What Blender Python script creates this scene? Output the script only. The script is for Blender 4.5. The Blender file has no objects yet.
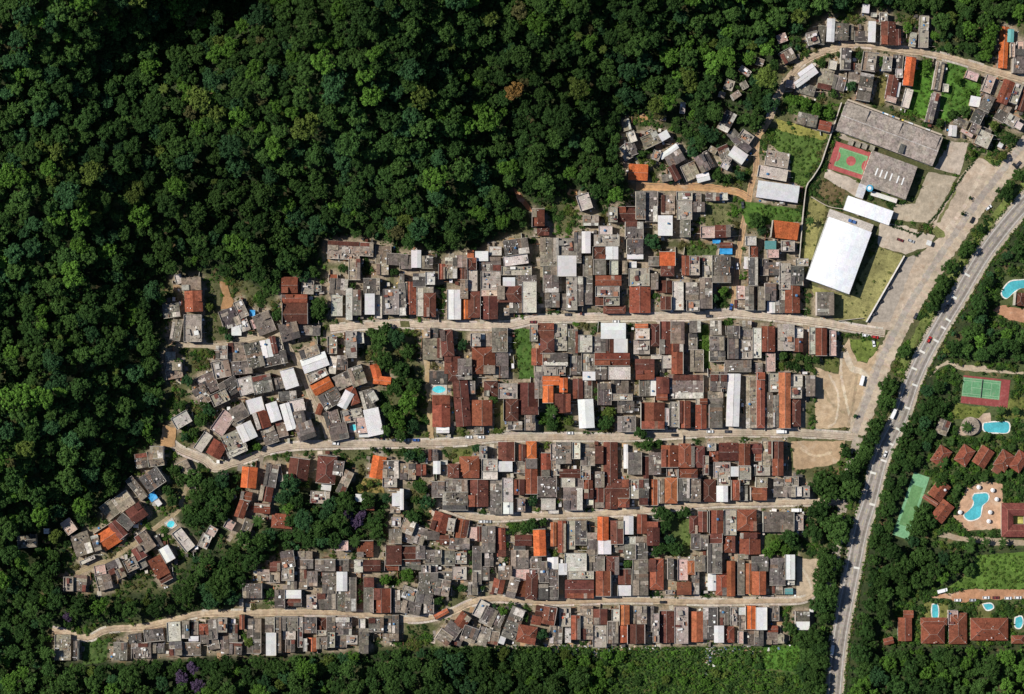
import bpy, bmesh, math, random
import numpy as np
from mathutils import Vector, Matrix
SURVEY = """
@400 180
0 478 70 560 g;72 443 132 552 w;138 478 207 555 g;82 590 160 670 d;160 580 220 660 l;245 530 285 625 r;285 490 360 620 t;358 475 425 550 t;365 550 420 630 b;425 490 480 565 b;425 442 465 490 o;425 568 487 700 l;475 450 555 510 w;500 485 635 572 g;510 575 635 690 m;560 420 640 475 l;733 422 155 95 -8 d;730 505 155 60 -8 l;650 615 725 675 w;740 600 860 680 g;640 545 830 600 m;770 640 860 836 l;885 365 1000 540 t;905 545 1000 700 g;835 185 910 290 r;865 292 940 350 b
@540 180
115 368 213 475 m;215 330 260 520 g;264 325 318 460 w;110 478 228 605 w;165 610 235 820 m;238 610 272 790 g;275 480 330 780 g;340 345 500 418 m;370 290 455 342 l;275 225 370 288 t;335 422 412 497 b;415 420 492 500 w;340 502 415 597 g;440 508 492 597 l;350 603 512 665 r;432 172 488 265 m;490 170 612 265 b;607 72 665 245 g;667 72 740 265 g;540 264 648 372 g;550 374 650 465 d;550 467 650 498 w;745 225 835 350 w;765 95 850 215 t;860 75 960 128 m;864 132 958 250 m;885 253 945 360 g;755 455 850 540 O;762 542 845 605 b;760 635 830 710 b;565 515 608 552 w;560 558 690 668 m;895 478 940 600 r;942 480 1005 600 m;835 640 905 820 l;280 138 80 100 -18 l;520 510 550 590 t;685 485 750 540 g;700 590 745 690 t
@680 180
85 140 155 200 g;90 82 130 138 t;165 82 248 130 g;250 80 300 127 l;130 293 218 365 p;220 285 318 362 b;250 395 330 428 b;250 430 330 468 B;205 372 255 400 B;662 317 165 105 7 O;415 355 480 412 l;440 415 490 490 r;535 385 605 435 T;552 438 622 490 p;640 385 722 450 m;405 485 430 560 w;432 490 490 665 d;505 500 558 600 g;560 520 623 600 d;626 525 698 660 m;700 545 780 660 d;730 495 810 543 m;140 475 203 615 m;205 475 320 645 g;15 480 45 600 r;50 480 110 600 m;125 620 200 810 g;625 640 695 690 m
@400 270
0 25 22 290 g;25 75 100 280 r;105 110 147 290 l;150 110 210 143 t;150 145 225 295 b;300 125 383 310 w;385 182 443 308 O;380 62 428 180 t;430 135 505 300 b;510 125 612 163 p;510 165 617 310 b;614 100 765 203 b;690 206 768 270 g;655 240 688 285 t;915 145 1005 235 g;905 32 1000 142 g;150 370 188 428 t;190 365 240 425 d;145 430 268 565 t;297 460 78 165 -5 b;455 485 600 655 r;365 560 453 690 g;280 547 378 653 b;445 400 508 480 m;510 400 580 480 t;628 440 95 150 0 g;635 600 95 160 0 g;870 335 970 428 b;885 430 972 525 b;830 495 898 600 r;820 345 868 450 m;905 530 1000 600 g;850 602 1000 662 m
@540 270
135 150 190 250 g;245 150 270 260 g;350 102 500 168 m;350 170 400 223 b;402 170 500 223 m;400 226 540 275 b;565 100 695 270 r;760 168 825 250 b;920 80 1000 188 g;925 190 1005 260 m;92 335 170 508 m;178 375 238 540 g;242 410 328 518 l;330 420 413 518 g;385 335 540 433 w;467 436 550 520 w;415 436 464 520 b;262 522 343 638 m;270 642 350 694 w;345 525 565 600 r;350 605 420 690 g;430 610 570 690 l;193 542 258 660 g;20 522 175 600 g;10 602 160 664 m;590 442 690 530 m;602 368 690 438 l;600 338 680 366 o;700 340 755 480 b;757 325 825 530 b;828 325 910 463 t;830 466 900 655 r;600 562 720 630 b;605 632 720 690 r;700 535 765 560 l;770 540 828 620 l
@680 270
60 320 130 395 g;55 400 105 500 g;65 505 145 640 t;190 320 258 410 g;190 420 275 507 g;190 512 285 575 d;300 352 373 430 g;305 433 368 560 g;375 320 450 376 t;376 380 460 438 g;372 442 455 560 m;460 365 512 555 l;515 355 598 515 r;355 100 408 183 p;412 105 465 250 g;342 188 408 240 t;492 105 533 250 t;537 85 605 193 g;550 197 598 270 w;602 192 660 270 g;663 100 755 270 r;630 110 660 188 l;865 140 970 285 g;617 340 720 508 m;722 365 775 428 l;717 432 775 515 b;815 360 853 530 l;856 365 925 538 r;945 380 985 540 p;282 570 445 640 g;195 642 298 690 g;305 655 375 690 w;470 590 520 645 g;542 522 600 640 p;490 650 535 690 r;555 655 600 690 l;635 650 695 690 r;700 660 770 690 l
@400 370
185 8 298 85 d;195 90 295 155 P;205 160 315 358 r;230 362 310 395 w;390 212 95 285 -5 b;305 0 375 70 b;425 70 470 150 g;455 190 580 350 r;530 70 615 165 b;747 80 870 280 b;655 185 745 320 b;620 85 740 180 m;900 40 1005 95 O;900 98 965 205 O;680 325 770 375 t;790 285 850 380 t;470 355 525 400 g;850 10 900 180 g;620 455 720 573 b;620 577 708 640 w;750 470 792 570 b;795 450 860 558 O;790 562 865 780 r;890 525 950 670 r;720 578 788 650 g;955 570 1009 665 m;950 465 1000 568 m;375 545 500 680 r;302 592 372 680 b;515 560 615 638 m;515 642 615 690 l;500 480 550 558 m;210 575 253 655 w;180 500 240 572 g;256 572 300 660 g;0 590 98 690 t;102 595 165 665 b
@550 370
60 50 110 140 O;30 150 130 270 b;145 55 207 180 b;210 55 262 178 g;228 275 95 180 -3 w;305 85 383 220 g;385 50 495 146 g;390 150 520 192 m;425 195 530 270 g;565 45 628 165 g;632 50 668 160 w;670 45 750 148 b;670 152 740 190 r;750 30 965 178 g;575 205 722 370 r;757 200 813 360 m;816 195 885 365 r;918 220 985 370 r;920 182 990 217 m;726 240 752 350 l;425 292 540 390 m;197 470 283 600 g;286 480 335 590 b;338 455 425 875 b;40 455 130 590 g;142 455 190 560 l;60 625 195 680 b;0 580 58 660 m;192 602 255 690 m;495 520 575 658 g;590 545 622 694 b;624 520 700 660 g;702 475 805 610 r;810 465 888 615 r;890 480 975 615 b;810 625 930 680 r;735 612 800 670 m;465 470 490 620 w;965 540 1000 660 m
@700 370
65 30 170 132 g;50 135 145 213 g;60 216 140 365 g;0 180 45 215 r;210 190 80 330 2 w;292 45 353 365 t;356 15 408 365 r;435 20 500 138 m;410 140 458 365 g;460 160 495 360 g;497 15 570 365 o;572 35 645 103 l;572 105 640 178 m;562 180 635 355 b;670 35 725 165 g;120 460 240 570 b;245 465 315 600 r;320 465 390 528 b;345 530 390 572 r;392 450 448 610 t;457 450 525 558 b;457 560 525 665 r;45 460 100 508 m;60 510 115 578 r;85 580 190 680 m;195 610 242 670 w;245 604 320 690 m;345 600 440 664 m
@400 470
570 65 640 280 g;430 60 555 230 b;285 60 425 138 g;270 141 428 250 g;200 75 280 170 g;645 50 712 202 l;652 204 712 275 w;720 60 785 155 b;870 40 985 170 g;890 178 980 250 l;935 252 1000 275 l;740 182 790 260 m;0 120 20 250 w;255 330 105 120 18 r;388 370 80 120 10 r;322 345 45 80 10 m;432 360 485 445 p;487 355 515 450 b;517 355 600 520 g;638 455 55 180 -2 r;725 410 830 478 b;720 480 790 502 d;700 505 810 620 g;880 458 76 165 -2 O;950 330 985 480 o;815 545 890 618 g;930 550 995 635 w;892 580 928 690 g;310 430 440 500 g;250 412 308 470 b;160 385 248 440 g;10 480 98 560 b;100 480 158 558 g;160 505 260 590 g;262 510 345 600 g;195 592 235 640 g;0 562 130 630 g;120 650 240 780 g;135 600 193 648 m;330 610 420 690 m;240 645 326 690 g;460 480 510 720 g;535 520 590 605 g;525 610 565 694 g;620 605 705 690 t;705 625 815 694 p;62 390 75 130 18 g;125 415 70 100 18 g;350 520 420 590 m;820 622 888 690 m;900 638 1000 694 m
@550 470
285 10 343 110 g;275 112 338 238 b;212 30 268 118 r;215 120 273 180 b;230 183 273 220 l;70 50 157 108 l;85 110 205 250 g;160 50 205 108 g;385 180 420 235 w;430 180 500 235 r;345 60 498 176 b;500 60 558 180 m;562 60 622 220 d;626 60 678 220 o;680 55 720 210 t;725 50 803 210 o;806 50 880 195 g;885 50 950 200 t;955 60 1045 200 b;50 320 100 520 r;110 320 157 500 m;160 320 230 470 d;235 395 298 535 g;300 295 368 443 O;305 445 385 530 w;382 320 460 465 b;400 467 460 520 g;465 290 525 405 w;550 280 610 400 r;542 420 615 560 g;470 420 538 467 l;470 470 538 560 g;612 325 690 475 b;92 525 230 640 l;0 545 45 630 l;55 590 105 660 w;235 540 340 640 g;345 545 435 660 b;525 565 618 790 g;620 560 715 755 r;745 560 780 690 g;805 560 868 694 p;868 570 912 660 o;916 550 975 640 t;430 625 510 720 b;880 290 930 400 b;935 260 990 390 b;890 405 948 500 g;950 410 1000 500 g
@700 470
105 100 175 200 w;200 65 248 190 r;250 100 300 190 g;355 45 425 108 t;322 110 420 190 r;465 55 523 170 g;525 105 598 170 g;530 40 620 102 m;601 105 640 165 l;240 0 310 90 m;110 10 190 98 m;642 100 690 170 m;60 255 145 398 r;0 250 30 390 r;150 250 228 410 m;230 250 355 383 r;65 400 138 460 b;140 415 220 520 r;250 395 380 530 r;400 265 590 390 g;592 280 650 380 m;10 410 60 510 g;50 465 138 650 g;240 533 300 560 t;325 545 430 638 g;330 640 415 785 o;440 555 538 725 g;540 535 598 690 w;170 575 220 795 o;100 650 168 790 r;240 570 280 785 t;290 590 328 780 o;50 655 100 760 w;0 540 40 640 g
@400 560
165 180 100 190 10 g;55 210 90 80 20 m;270 175 85 100 10 t;70 300 120 80 12 g;10 290 60 60 12 g;260 340 95 30 -28 o;180 290 60 90 0 g;370 95 90 90 0 m;460 180 55 80 0 t;620 165 70 90 12 r;665 75 100 80 12 g;760 90 95 70 0 g;710 175 60 130 15 t;770 180 70 100 5 r;830 165 75 165 3 b;905 200 60 95 0 d;970 205 55 90 0 g;910 95 60 90 0 g;970 120 55 70 0 g;510 310 70 110 28 l;560 355 85 110 25 g;620 370 60 90 25 g;395 380 75 90 35 r;330 440 90 90 35 g;280 490 90 70 35 g;440 470 95 95 20 d;355 500 80 70 20 g;525 480 70 110 20 t;600 430 70 60 10 g;585 490 70 80 10 t;715 400 90 200 22 g;650 490 35 80 20 w;800 470 120 110 10 r;940 350 80 110 10 b;885 320 60 60 10 b;860 380 60 55 10 r;970 470 45 110 3 t;1000 470 40 110 3 g
@550 560
0 60 50 235 g;95 125 275 240 b;110 70 275 120 m;290 70 380 225 r;382 90 425 225 g;430 160 510 225 w;525 165 575 215 g;800 140 890 218 r;895 75 940 215 g;990 80 1040 205 t;730 190 790 215 m;0 300 45 375 b;60 300 130 420 m;135 350 187 500 r;190 290 270 500 t;275 310 360 405 b;270 410 355 550 m;365 390 430 525 g;440 285 500 410 o;435 415 487 520 o;490 405 595 525 b;510 290 548 400 t;550 290 610 400 g;650 340 688 520 m;690 320 780 520 b;785 295 870 525 m;880 325 965 515 o;965 300 1055 500 d;620 290 655 450 g;5 420 40 520 t;42 425 90 520 g;390 310 435 385 l;95 430 132 520 l
@700 560
125 295 175 410 g;90 415 150 520 w;150 420 215 520 r;190 300 235 410 m;290 290 350 435 O;355 300 420 440 w;245 300 285 345 w;275 445 340 535 g;345 445 400 540 d;430 415 490 455 r;415 455 490 530 g;440 290 495 380 t;605 325 690 385 g;605 390 690 440 w;245 350 285 440 t;240 450 272 525 p;492 470 530 525 t;455 165 520 215 t;535 180 585 215 T;545 125 595 158 l
@240 560
20 150 135 240 g;190 10 255 70 b;262 10 340 130 m;380 0 460 55 g;430 70 488 165 g;370 60 420 180 t;475 0 600 70 g;603 0 685 70 g;610 75 675 195 w;520 80 607 210 g;720 0 775 75 l;777 0 885 70 b;915 0 1000 65 r;285 190 385 240 w;280 242 385 290 b;220 190 280 300 g;420 220 485 305 m;487 210 600 310 g;615 200 662 320 g;665 110 730 320 g;780 110 845 330 g;845 180 950 330 r;970 190 1009 330 g;190 80 250 140 t;110 60 185 130 t;300 130 360 185 g;0 245 20 290 l;45 370 130 585 g;160 360 215 455 g;165 460 225 600 w;218 360 260 585 g;265 360 365 445 g;270 448 350 500 l;290 503 345 580 g;365 360 395 550 m;400 365 480 460 g;485 365 545 440 b;485 443 545 475 m;485 485 545 560 g;425 490 483 575 o;400 495 423 575 l;550 360 600 450 g;555 455 598 550 m;603 360 705 470 g;600 473 670 550 g;672 475 740 530 m;750 370 790 430 l;750 432 810 590 g;812 365 905 450 g;907 350 955 455 g;960 350 1000 460 g;905 465 1000 510 t
@240 460
57 110 95 130 5 O;40 225 70 50 10 r;10 310 60 110 20 r;195 100 75 140 10 g;165 210 80 100 10 b;140 305 100 60 5 r;265 385 130 90 4 r;370 60 125 140 8 b;545 60 120 170 5 b;545 160 60 60 8 w;505 235 120 75 3 m;660 140 55 150 25 t;620 50 60 90 8 g;760 240 65 45 5 w;825 285 45 60 5 r;870 45 85 140 10 O;950 60 100 110 0 d;945 140 90 60 0 m;990 250 60 80 0 w;40 440 55 140 20 t;300 625 80 100 -8 g;410 630 95 110 0 g;640 540 85 60 0 p;790 560 100 100 0 r;970 600 95 120 0 b;980 480 80 90 0 g;985 390 60 60 0 m;250 80 30 110 -10 m
@250 220
590 190 200 110 3 t;660 310 70 130 0 t;735 185 85 80 3 t;840 220 95 110 0 t;930 250 130 70 4 g;835 310 75 70 0 t;250 410 100 100 0 r;365 425 75 85 3 m;280 495 160 50 0 r;285 590 155 130 0 b;560 420 110 100 5 g;548 530 70 150 0 l;625 530 40 200 0 l;675 520 45 160 0 g;765 420 100 100 0 g;810 540 45 160 0 l;755 530 60 130 0 w;890 515 100 160 0 m;960 500 45 200 -3 g;525 370 50 50 0 r;320 690 240 60 3 g;430 430 40 40 0 m
@150 260
260 150 120 80 -2 t;275 260 110 130 -2 r;135 320 105 80 -8 g;165 440 60 130 10 t;180 120 40 60 -15 l;270 430 110 170 0 m;505 365 110 120 -20 d;575 310 60 110 -25 m;590 400 60 100 -20 m;545 440 60 70 0 w;720 400 110 130 -22 g;645 335 35 40 0 B;665 400 50 60 -20 p;880 450 120 110 -15 g;730 560 75 110 -12 w;780 535 35 110 -12 b;820 540 40 100 -12 m;790 620 145 80 -12 d;660 600 100 160 -15 g;550 580 110 120 -5 t;450 580 70 80 0 t;580 680 130 80 -5 g;430 660 80 60 0 m;130 610 60 60 0 l;150 670 90 50 0 t
@150 350
150 125 100 110 -10 t;330 285 90 110 -30 t;365 210 110 120 -25 g;450 120 110 110 -12 m;505 235 120 100 -30 d;605 225 95 110 -15 l;710 215 120 110 -12 g;880 180 85 120 -18 w;815 210 50 70 -12 g;440 300 110 80 -25 m;560 395 100 90 -28 g;665 350 100 90 -15 w;780 390 70 120 -18 w;705 440 90 110 -18 r;755 540 90 100 -20 g;830 490 60 110 -15 t;870 420 60 170 -16 w;925 350 100 80 -12 l;940 430 80 90 -12 g;980 510 110 110 -20 g;870 290 110 60 -5 d;610 515 100 110 -25 w;530 580 130 130 -25 m;460 460 90 150 35 p;550 450 60 70 35 t;335 580 60 130 35 l;420 625 95 100 30 r;200 440 110 80 -30 l;40 650 80 80 0 t;550 640 130 40 -25 l
@260 330
310 140 120 60 -20 t;345 205 165 90 -20 w;365 290 130 70 -25 m;390 350 130 80 -28 O;445 430 130 100 -30 g;525 320 110 90 -25 t;460 220 45 110 5 l;520 205 65 90 0 g;455 95 60 110 0 m;575 90 70 170 0 m;620 50 70 70 -5 l;615 290 90 120 -20 t;540 440 60 110 28 w;585 415 60 110 -20 r;680 440 80 120 -15 g;715 580 95 170 -12 w;455 560 90 100 -15 g;495 640 110 100 -12 g;590 615 55 60 -5 P;580 540 130 80 -10 m;640 600 70 100 -5 p;710 420 50 70 -30 l;735 275 55 120 -15 O;770 318 110 50 6 O;310 630 130 120 -18 d;255 545 60 70 -10 g;375 500 35 70 20 r;420 470 50 60 -30 m;655 640 60 70 0 w

@40 440
640 130 80 90 -8 g;730 115 95 95 -8 t;710 250 130 110 -35 d;612 305 50 160 -40 t;525 390 110 100 -35 t;440 440 90 100 -38 t;610 460 105 100 -35 b;540 515 60 100 -50 d;490 565 60 115 -40 b;435 610 135 130 -33 O;265 655 110 140 -18 g;355 650 45 100 -18 d;182 545 70 90 -35 p;710 358 50 50 -35 B;745 395 30 40 -35 w;930 205 70 150 -27 t;40 575 30 30 0 w
@40 500
825 152 60 60 -33 P;905 250 70 150 -38 l;800 340 65 95 -30 w;735 265 55 80 -30 d;665 262 80 120 -35 t;625 335 70 80 -30 b;645 400 50 60 -30 g;752 420 85 130 -28 r;792 492 80 40 -28 b;575 405 80 80 -25 m;470 420 90 80 -25 d;510 462 50 60 -25 t;380 440 70 60 -10 p;405 510 90 110 -15 t;255 525 75 100 5 t;180 530 60 90 0 m;300 378 100 25 -25 l
@160 420
440 660 60 60 30 p;540 530 35 70 20 g;450 475 50 60 -30 m;400 355 60 40 -10 m
@40 584
145 400 95 160 0 t;225 420 25 120 0 d;505 425 80 110 0 g;640 420 120 95 0 g;600 345 80 60 -8 d;720 322 120 75 -6 g;748 405 70 60 0 d;845 300 85 120 -3 l;855 408 80 85 -3 d
@150 584
225 285 45 110 0 g;280 280 40 80 0 g;275 345 60 30 0 w;265 408 110 75 0 t;340 285 60 65 0 r;345 348 50 55 0 g;395 285 50 120 -4 g;400 382 70 60 -10 g;455 260 60 90 0 m;525 310 55 110 0 g;525 235 25 25 0 w;540 408 78 72 3 d;470 385 50 110 -5 g;580 240 30 90 0 r
@300 425
600 527 60 50 0 t;610 610 80 90 20 b;680 640 80 90 22 t
@600 100
800 135 75 130 28 d;165 155 50 70 -15 t;200 232 50 70 -20 l;150 312 40 50 -40 l;207 305 42 80 -20 g;180 352 70 40 -30 m;240 455 120 100 3 O;320 252 110 75 -25 t;405 225 60 50 -30 w;435 325 130 32 -35 w;472 368 110 75 -30 g;470 460 45 100 -28 b;420 492 60 40 -10 g;570 450 90 100 -25 t;645 400 60 110 -28 g;688 375 30 110 -28 d;650 488 80 50 -15 w;880 262 60 170 -42 d;920 232 85 60 35 m;870 348 105 72 35 w;785 330 70 80 -25 g;790 412 50 45 30 l;355 350 50 60 20 m
@740 80
425 250 125 75 12 g;535 290 75 60 12 r;235 500 145 95 10 m;205 588 185 75 10 l
@680 180
617 73 262 105 8 W
@770 0
112 352 85 75 -28 t;75 240 60 55 -20 p;325 220 48 110 8 g;383 190 48 145 3 w;455 200 80 105 3 g;515 205 22 90 0 t;578 228 83 65 0 d;643 200 45 130 2 w;745 210 90 145 2 b;808 235 33 100 0 b;715 110 50 60 0 m;605 55 42 52 5 w;655 95 35 25 0 l;270 240 70 80 -15 m;970 200 58 200 2 m;900 250 42 90 8 m;240 460 110 70 -35 w;200 510 95 40 -35 w;225 562 120 65 15 g;130 530 60 50 10 p;350 500 90 130 12 t;395 410 50 55 10 l;432 525 80 85 15 g;480 370 60 135 2 d;535 462 75 125 5 g;625 390 88 120 8 m;600 548 85 170 10 g;805 390 62 88 5 d;880 450 63 180 7 O;770 550 65 150 10 b;808 565 20 90 10 w;765 628 65 35 15 p;865 620 48 120 15 l;740 400 55 95 5 m;815 462 42 55 0 l
@864 0
880 300 55 260 3 O;937 315 25 90 0 p;925 225 38 80 3 T;978 385 65 150 3 g;985 290 40 60 0 p;470 480 50 180 10 d;432 680 45 190 14 g;515 555 35 50 5 l;785 530 58 110 20 p;840 560 45 100 20 t;892 580 70 150 22 r;958 590 50 130 20 m;1005 625 45 150 18 b;700 640 62 62 10 w;775 650 70 100 25 g;680 478 80 50 20 p
@864 80
715 232 65 80 25 d;875 205 70 110 30 d;930 255 80 70 30 m;972 285 50 45 30 l;610 270 90 50 25 t;700 308 60 60 25 g;755 372 90 95 25 l;560 320 48 68 5 w;648 335 80 22 30 p;770 325 60 35 25 g;860 412 28 28 30 w
@864 440
487 102 84 118 34 r;635 97 85 118 33 r;752 107 88 122 33 r;882 130 86 118 33 r;978 135 78 125 33 r;475 318 92 118 37 b;495 450 88 130 37 b;420 382 100 28 33 w;835 192 50 34 33 w
@864 250
985 310 60 80 5 b
@864 350
497 485 70 90 20 g
@864 584
258 285 85 145 0 r;280 190 60 46 0 b;155 360 60 40 -15 r;435 315 145 118 0 r;440 236 165 45 0 r;592 280 112 195 0 r;560 210 60 90 0 p;790 285 235 140 0 r;970 350 80 50 0 r
"""
S = 0.6            # metres per pixel of the survey grid at ground level
H = 1500.0         # camera altitude
rng = random.Random(7)
nr = np.random.RandomState(11)
scene = bpy.context.scene
COL = scene.collection

# ------------------------------------------------------------------ helpers
HZ = None
def hill(px, py):
    """terrain height at a survey position (bilinear)"""
    if HZ is None: return 0.0
    gx = (px - GX0) / GSTEP; gy = (py - GY0) / GSTEP
    gx = min(max(gx, 0), HZ.shape[1] - 1.001); gy = min(max(gy, 0), HZ.shape[0] - 1.001)
    i, j = int(gx), int(gy); fx, fy = gx - i, gy - j
    return float((HZ[j, i]*(1-fx) + HZ[j, i+1]*fx)*(1-fy) + (HZ[j+1, i]*(1-fx) + HZ[j+1, i+1]*fx)*fy)

def P(px, py, z=0.0):
    k = S * (1 - z / H)
    return ((px - 512) * k, (347 - py) * k, z)

class MB:
    def __init__(s):
        s.v = []; s.f = []; s.m = []; s.c = []
    def face(s, pts, col, m=0):
        n = len(s.v); s.v.extend(pts); s.f.append(tuple(range(n, n + len(pts)))); s.m.append(m); s.c.append(col)
    def box(s, cx, cy, z0, sx, sy, sz, col, rot=0.0, m=0, top=None):
        c, t = math.cos(rot), math.sin(rot)
        pts = []
        for dz in (0, sz):
            for dx, dy in ((-1, -1), (1, -1), (1, 1), (-1, 1)):
                x, y = dx*sx/2, dy*sy/2
                pts.append((cx + x*c - y*t, cy + x*t + y*c, z0 + dz))
        n = len(s.v); s.v.extend(pts)
        for q in ((0, 1, 5, 4), (1, 2, 6, 5), (2, 3, 7, 6), (3, 0, 4, 7)):
            s.f.append(tuple(n+i for i in q)); s.m.append(m); s.c.append(col)
        s.f.append((n+4, n+5, n+6, n+7)); s.m.append(m); s.c.append(top or col)
        s.f.append((n+3, n+2, n+1, n)); s.m.append(m); s.c.append(col)
    def cyl(s, cx, cy, z0, r0, r1, h, col, n=12, m=0, cap=True):
        b = len(s.v)
        for k in range(n):
            a = 2*math.pi*k/n
            s.v.append((cx+r0*math.cos(a), cy+r0*math.sin(a), z0)); s.v.append((cx+r1*math.cos(a), cy+r1*math.sin(a), z0+h))
        for k in range(n):
            i, j = b+2*k, b+2*((k+1) % n)
            s.f.append((i, j, j+1, i+1)); s.m.append(m); s.c.append(col)
        if cap:
            s.f.append(tuple(b+2*k+1 for k in range(n))); s.m.append(m); s.c.append(col)
    def tube(s, a, b, r0, r1, col, n=6, m=0):
        a = Vector(a); b = Vector(b); d = (b-a).normalized()
        u = d.orthogonal().normalized(); w = d.cross(u)
        k0 = len(s.v)
        for k in range(n):
            t = 2*math.pi*k/n; o = u*math.cos(t) + w*math.sin(t)
            s.v.append(tuple(a+o*r0)); s.v.append(tuple(b+o*r1))
        for k in range(n):
            i, j = k0+2*k, k0+2*((k+1) % n)
            s.f.append((i, j, j+1, i+1)); s.m.append(m); s.c.append(col)
    def add(s, o, M):
        """append another MB transformed by matrix M"""
        n = len(s.v)
        s.v.extend(tuple(M @ Vector(p)) for p in o.v)
        s.f.extend(tuple(i+n for i in f) for f in o.f); s.m.extend(o.m); s.c.extend(o.c)
    def mesh(s, name, mats):
        me = bpy.data.meshes.new(name)
        me.from_pydata(s.v, [], s.f)
        for m in mats: me.materials.append(m)
        if len(mats) > 1: me.polygons.foreach_set('material_index', s.m)
        at = me.attributes.new('col', 'FLOAT_COLOR', 'FACE')
        at.data.foreach_set('color', np.array([(c[0], c[1], c[2], 1.0) for c in s.c], dtype=np.float32).ravel())
        me.update()
        return me
    def build(s, name, mats, parent=None, loc=(0, 0, 0), rz=0.0):
        if not isinstance(mats, (list, tuple)): mats = [mats]
        o = bpy.data.objects.new(name, s.mesh(name, mats))
        COL.objects.link(o)
        o.location = loc; o.rotation_euler = (0, 0, rz)
        if parent: o.parent = parent
        return o

def empty(name, loc=(0, 0, 0), rz=0.0):
    o = bpy.data.objects.new(name, None); COL.objects.link(o)
    o.location = loc; o.rotation_euler = (0, 0, rz); o.empty_display_size = 0.5
    return o
def tag(o, label=None, cat=None, group=None, kind=None):
    if label: o['label'] = label
    if cat: o['category'] = cat
    if group: o['group'] = group
    if kind: o['kind'] = kind
    return o
def copy_tree(o, parent=None):
    c = o.copy(); COL.objects.link(c)
    if parent: c.parent = parent
    for ch in list(o.children): copy_tree(ch, c)
    return c
def jit(c, a=0.12, h=0.03):
    k = 1 + rng.uniform(-a, a)
    return tuple(max(0.004, x*k*(1+rng.uniform(-h, h))) for x in c)
def mix(a, b, t): return tuple(x*(1-t)+y*t for x, y in zip(a, b))
def inpoly(x, y, poly):
    r = False; j = len(poly)-1
    for i in range(len(poly)):
        xi, yi = poly[i]; xj, yj = poly[j]
        if (yi > y) != (yj > y) and x < (xj-xi)*(y-yi)/(yj-yi)+xi: r = not r
        j = i
    return r

# ------------------------------------------------------------------ materials
def material(name, src='attr', rough=0.9, spec=0.2, noises=((0.5, 0.55, 1.35), (3.0, 0.8, 1.2)), stain=None, wave=None, base=None, bump=0.0, coords='Object'):
    m = bpy.data.materials.new(name); m.use_nodes = True
    nt = m.node_tree; N = nt.nodes; L = nt.links
    b = N['Principled BSDF']; b.inputs['Roughness'].default_value = rough; b.inputs['Specular IOR Level'].default_value = spec
    tc = N.new('ShaderNodeTexCoord')
    if src == 'attr':
        a = N.new('ShaderNodeAttribute'); a.attribute_name = 'col'; cur = a.outputs['Color']
    elif src == 'object':
        oi = N.new('ShaderNodeObjectInfo'); a = N.new('ShaderNodeAttribute'); a.attribute_name = 'col'
        mm = N.new('ShaderNodeMix'); mm.data_type = 'RGBA'; mm.blend_type = 'MULTIPLY'; mm.inputs[0].default_value = 1
        L.new(oi.outputs['Color'], mm.inputs[6]); L.new(a.outputs['Color'], mm.inputs[7]); cur = mm.outputs[2]
    else:
        r = N.new('ShaderNodeRGB'); r.outputs[0].default_value = (*base, 1); cur = r.outputs[0]
    for sc, lo, hi in noises:
        n = N.new('ShaderNodeTexNoise'); n.inputs['Scale'].default_value = sc; n.inputs['Detail'].default_value = 5; n.inputs['Roughness'].default_value = 0.65
        L.new(tc.outputs[coords], n.inputs['Vector'])
        mr = N.new('ShaderNodeMapRange'); mr.inputs['From Min'].default_value = 0.28; mr.inputs['From Max'].default_value = 0.72
        mr.inputs['To Min'].default_value = lo; mr.inputs['To Max'].default_value = hi
        L.new(n.outputs['Fac'], mr.inputs['Value'])
        vm = N.new('ShaderNodeVectorMath'); vm.operation = 'SCALE'
        L.new(cur, vm.inputs[0]); L.new(mr.outputs[0], vm.inputs['Scale']); cur = vm.outputs[0]
    if stain:
        for col, sc, lo, hi, amt in stain:
            n = N.new('ShaderNodeTexNoise'); n.inputs['Scale'].default_value = sc; n.inputs['Detail'].default_value = 6; n.inputs['Roughness'].default_value = 0.7
            L.new(tc.outputs[coords], n.inputs['Vector'])
            mr = N.new('ShaderNodeMapRange'); mr.inputs['From Min'].default_value = lo; mr.inputs['From Max'].default_value = hi; mr.inputs['To Max'].default_value = amt
            L.new(n.outputs['Fac'], mr.inputs['Value'])
            mx = N.new('ShaderNodeMix'); mx.data_type = 'RGBA'
            L.new(mr.outputs[0], mx.inputs[0]); L.new(cur, mx.inputs[6]); mx.inputs[7].default_value = (*col, 1); cur = mx.outputs[2]
    L.new(cur, b.inputs['Base Color'])
    if wave or bump:
        bp = N.new('ShaderNodeBump'); bp.inputs['Strength'].default_value = 0.5; bp.inputs['Distance'].default_value = bump or 0.05
        if wave:
            w = N.new('ShaderNodeTexWave'); w.inputs['Scale'].default_value = wave; w.bands_direction = 'X'
            L.new(tc.outputs[coords], w.inputs['Vector']); L.new(w.outputs['Fac'], bp.inputs['Height'])
        else:
            w = N.new('ShaderNodeTexNoise'); w.inputs['Scale'].default_value = 4; L.new(tc.outputs[coords], w.inputs['Vector']); L.new(w.outputs['Fac'], bp.inputs['Height'])
        L.new(bp.outputs[0], b.inputs['Normal'])
    return m

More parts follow.
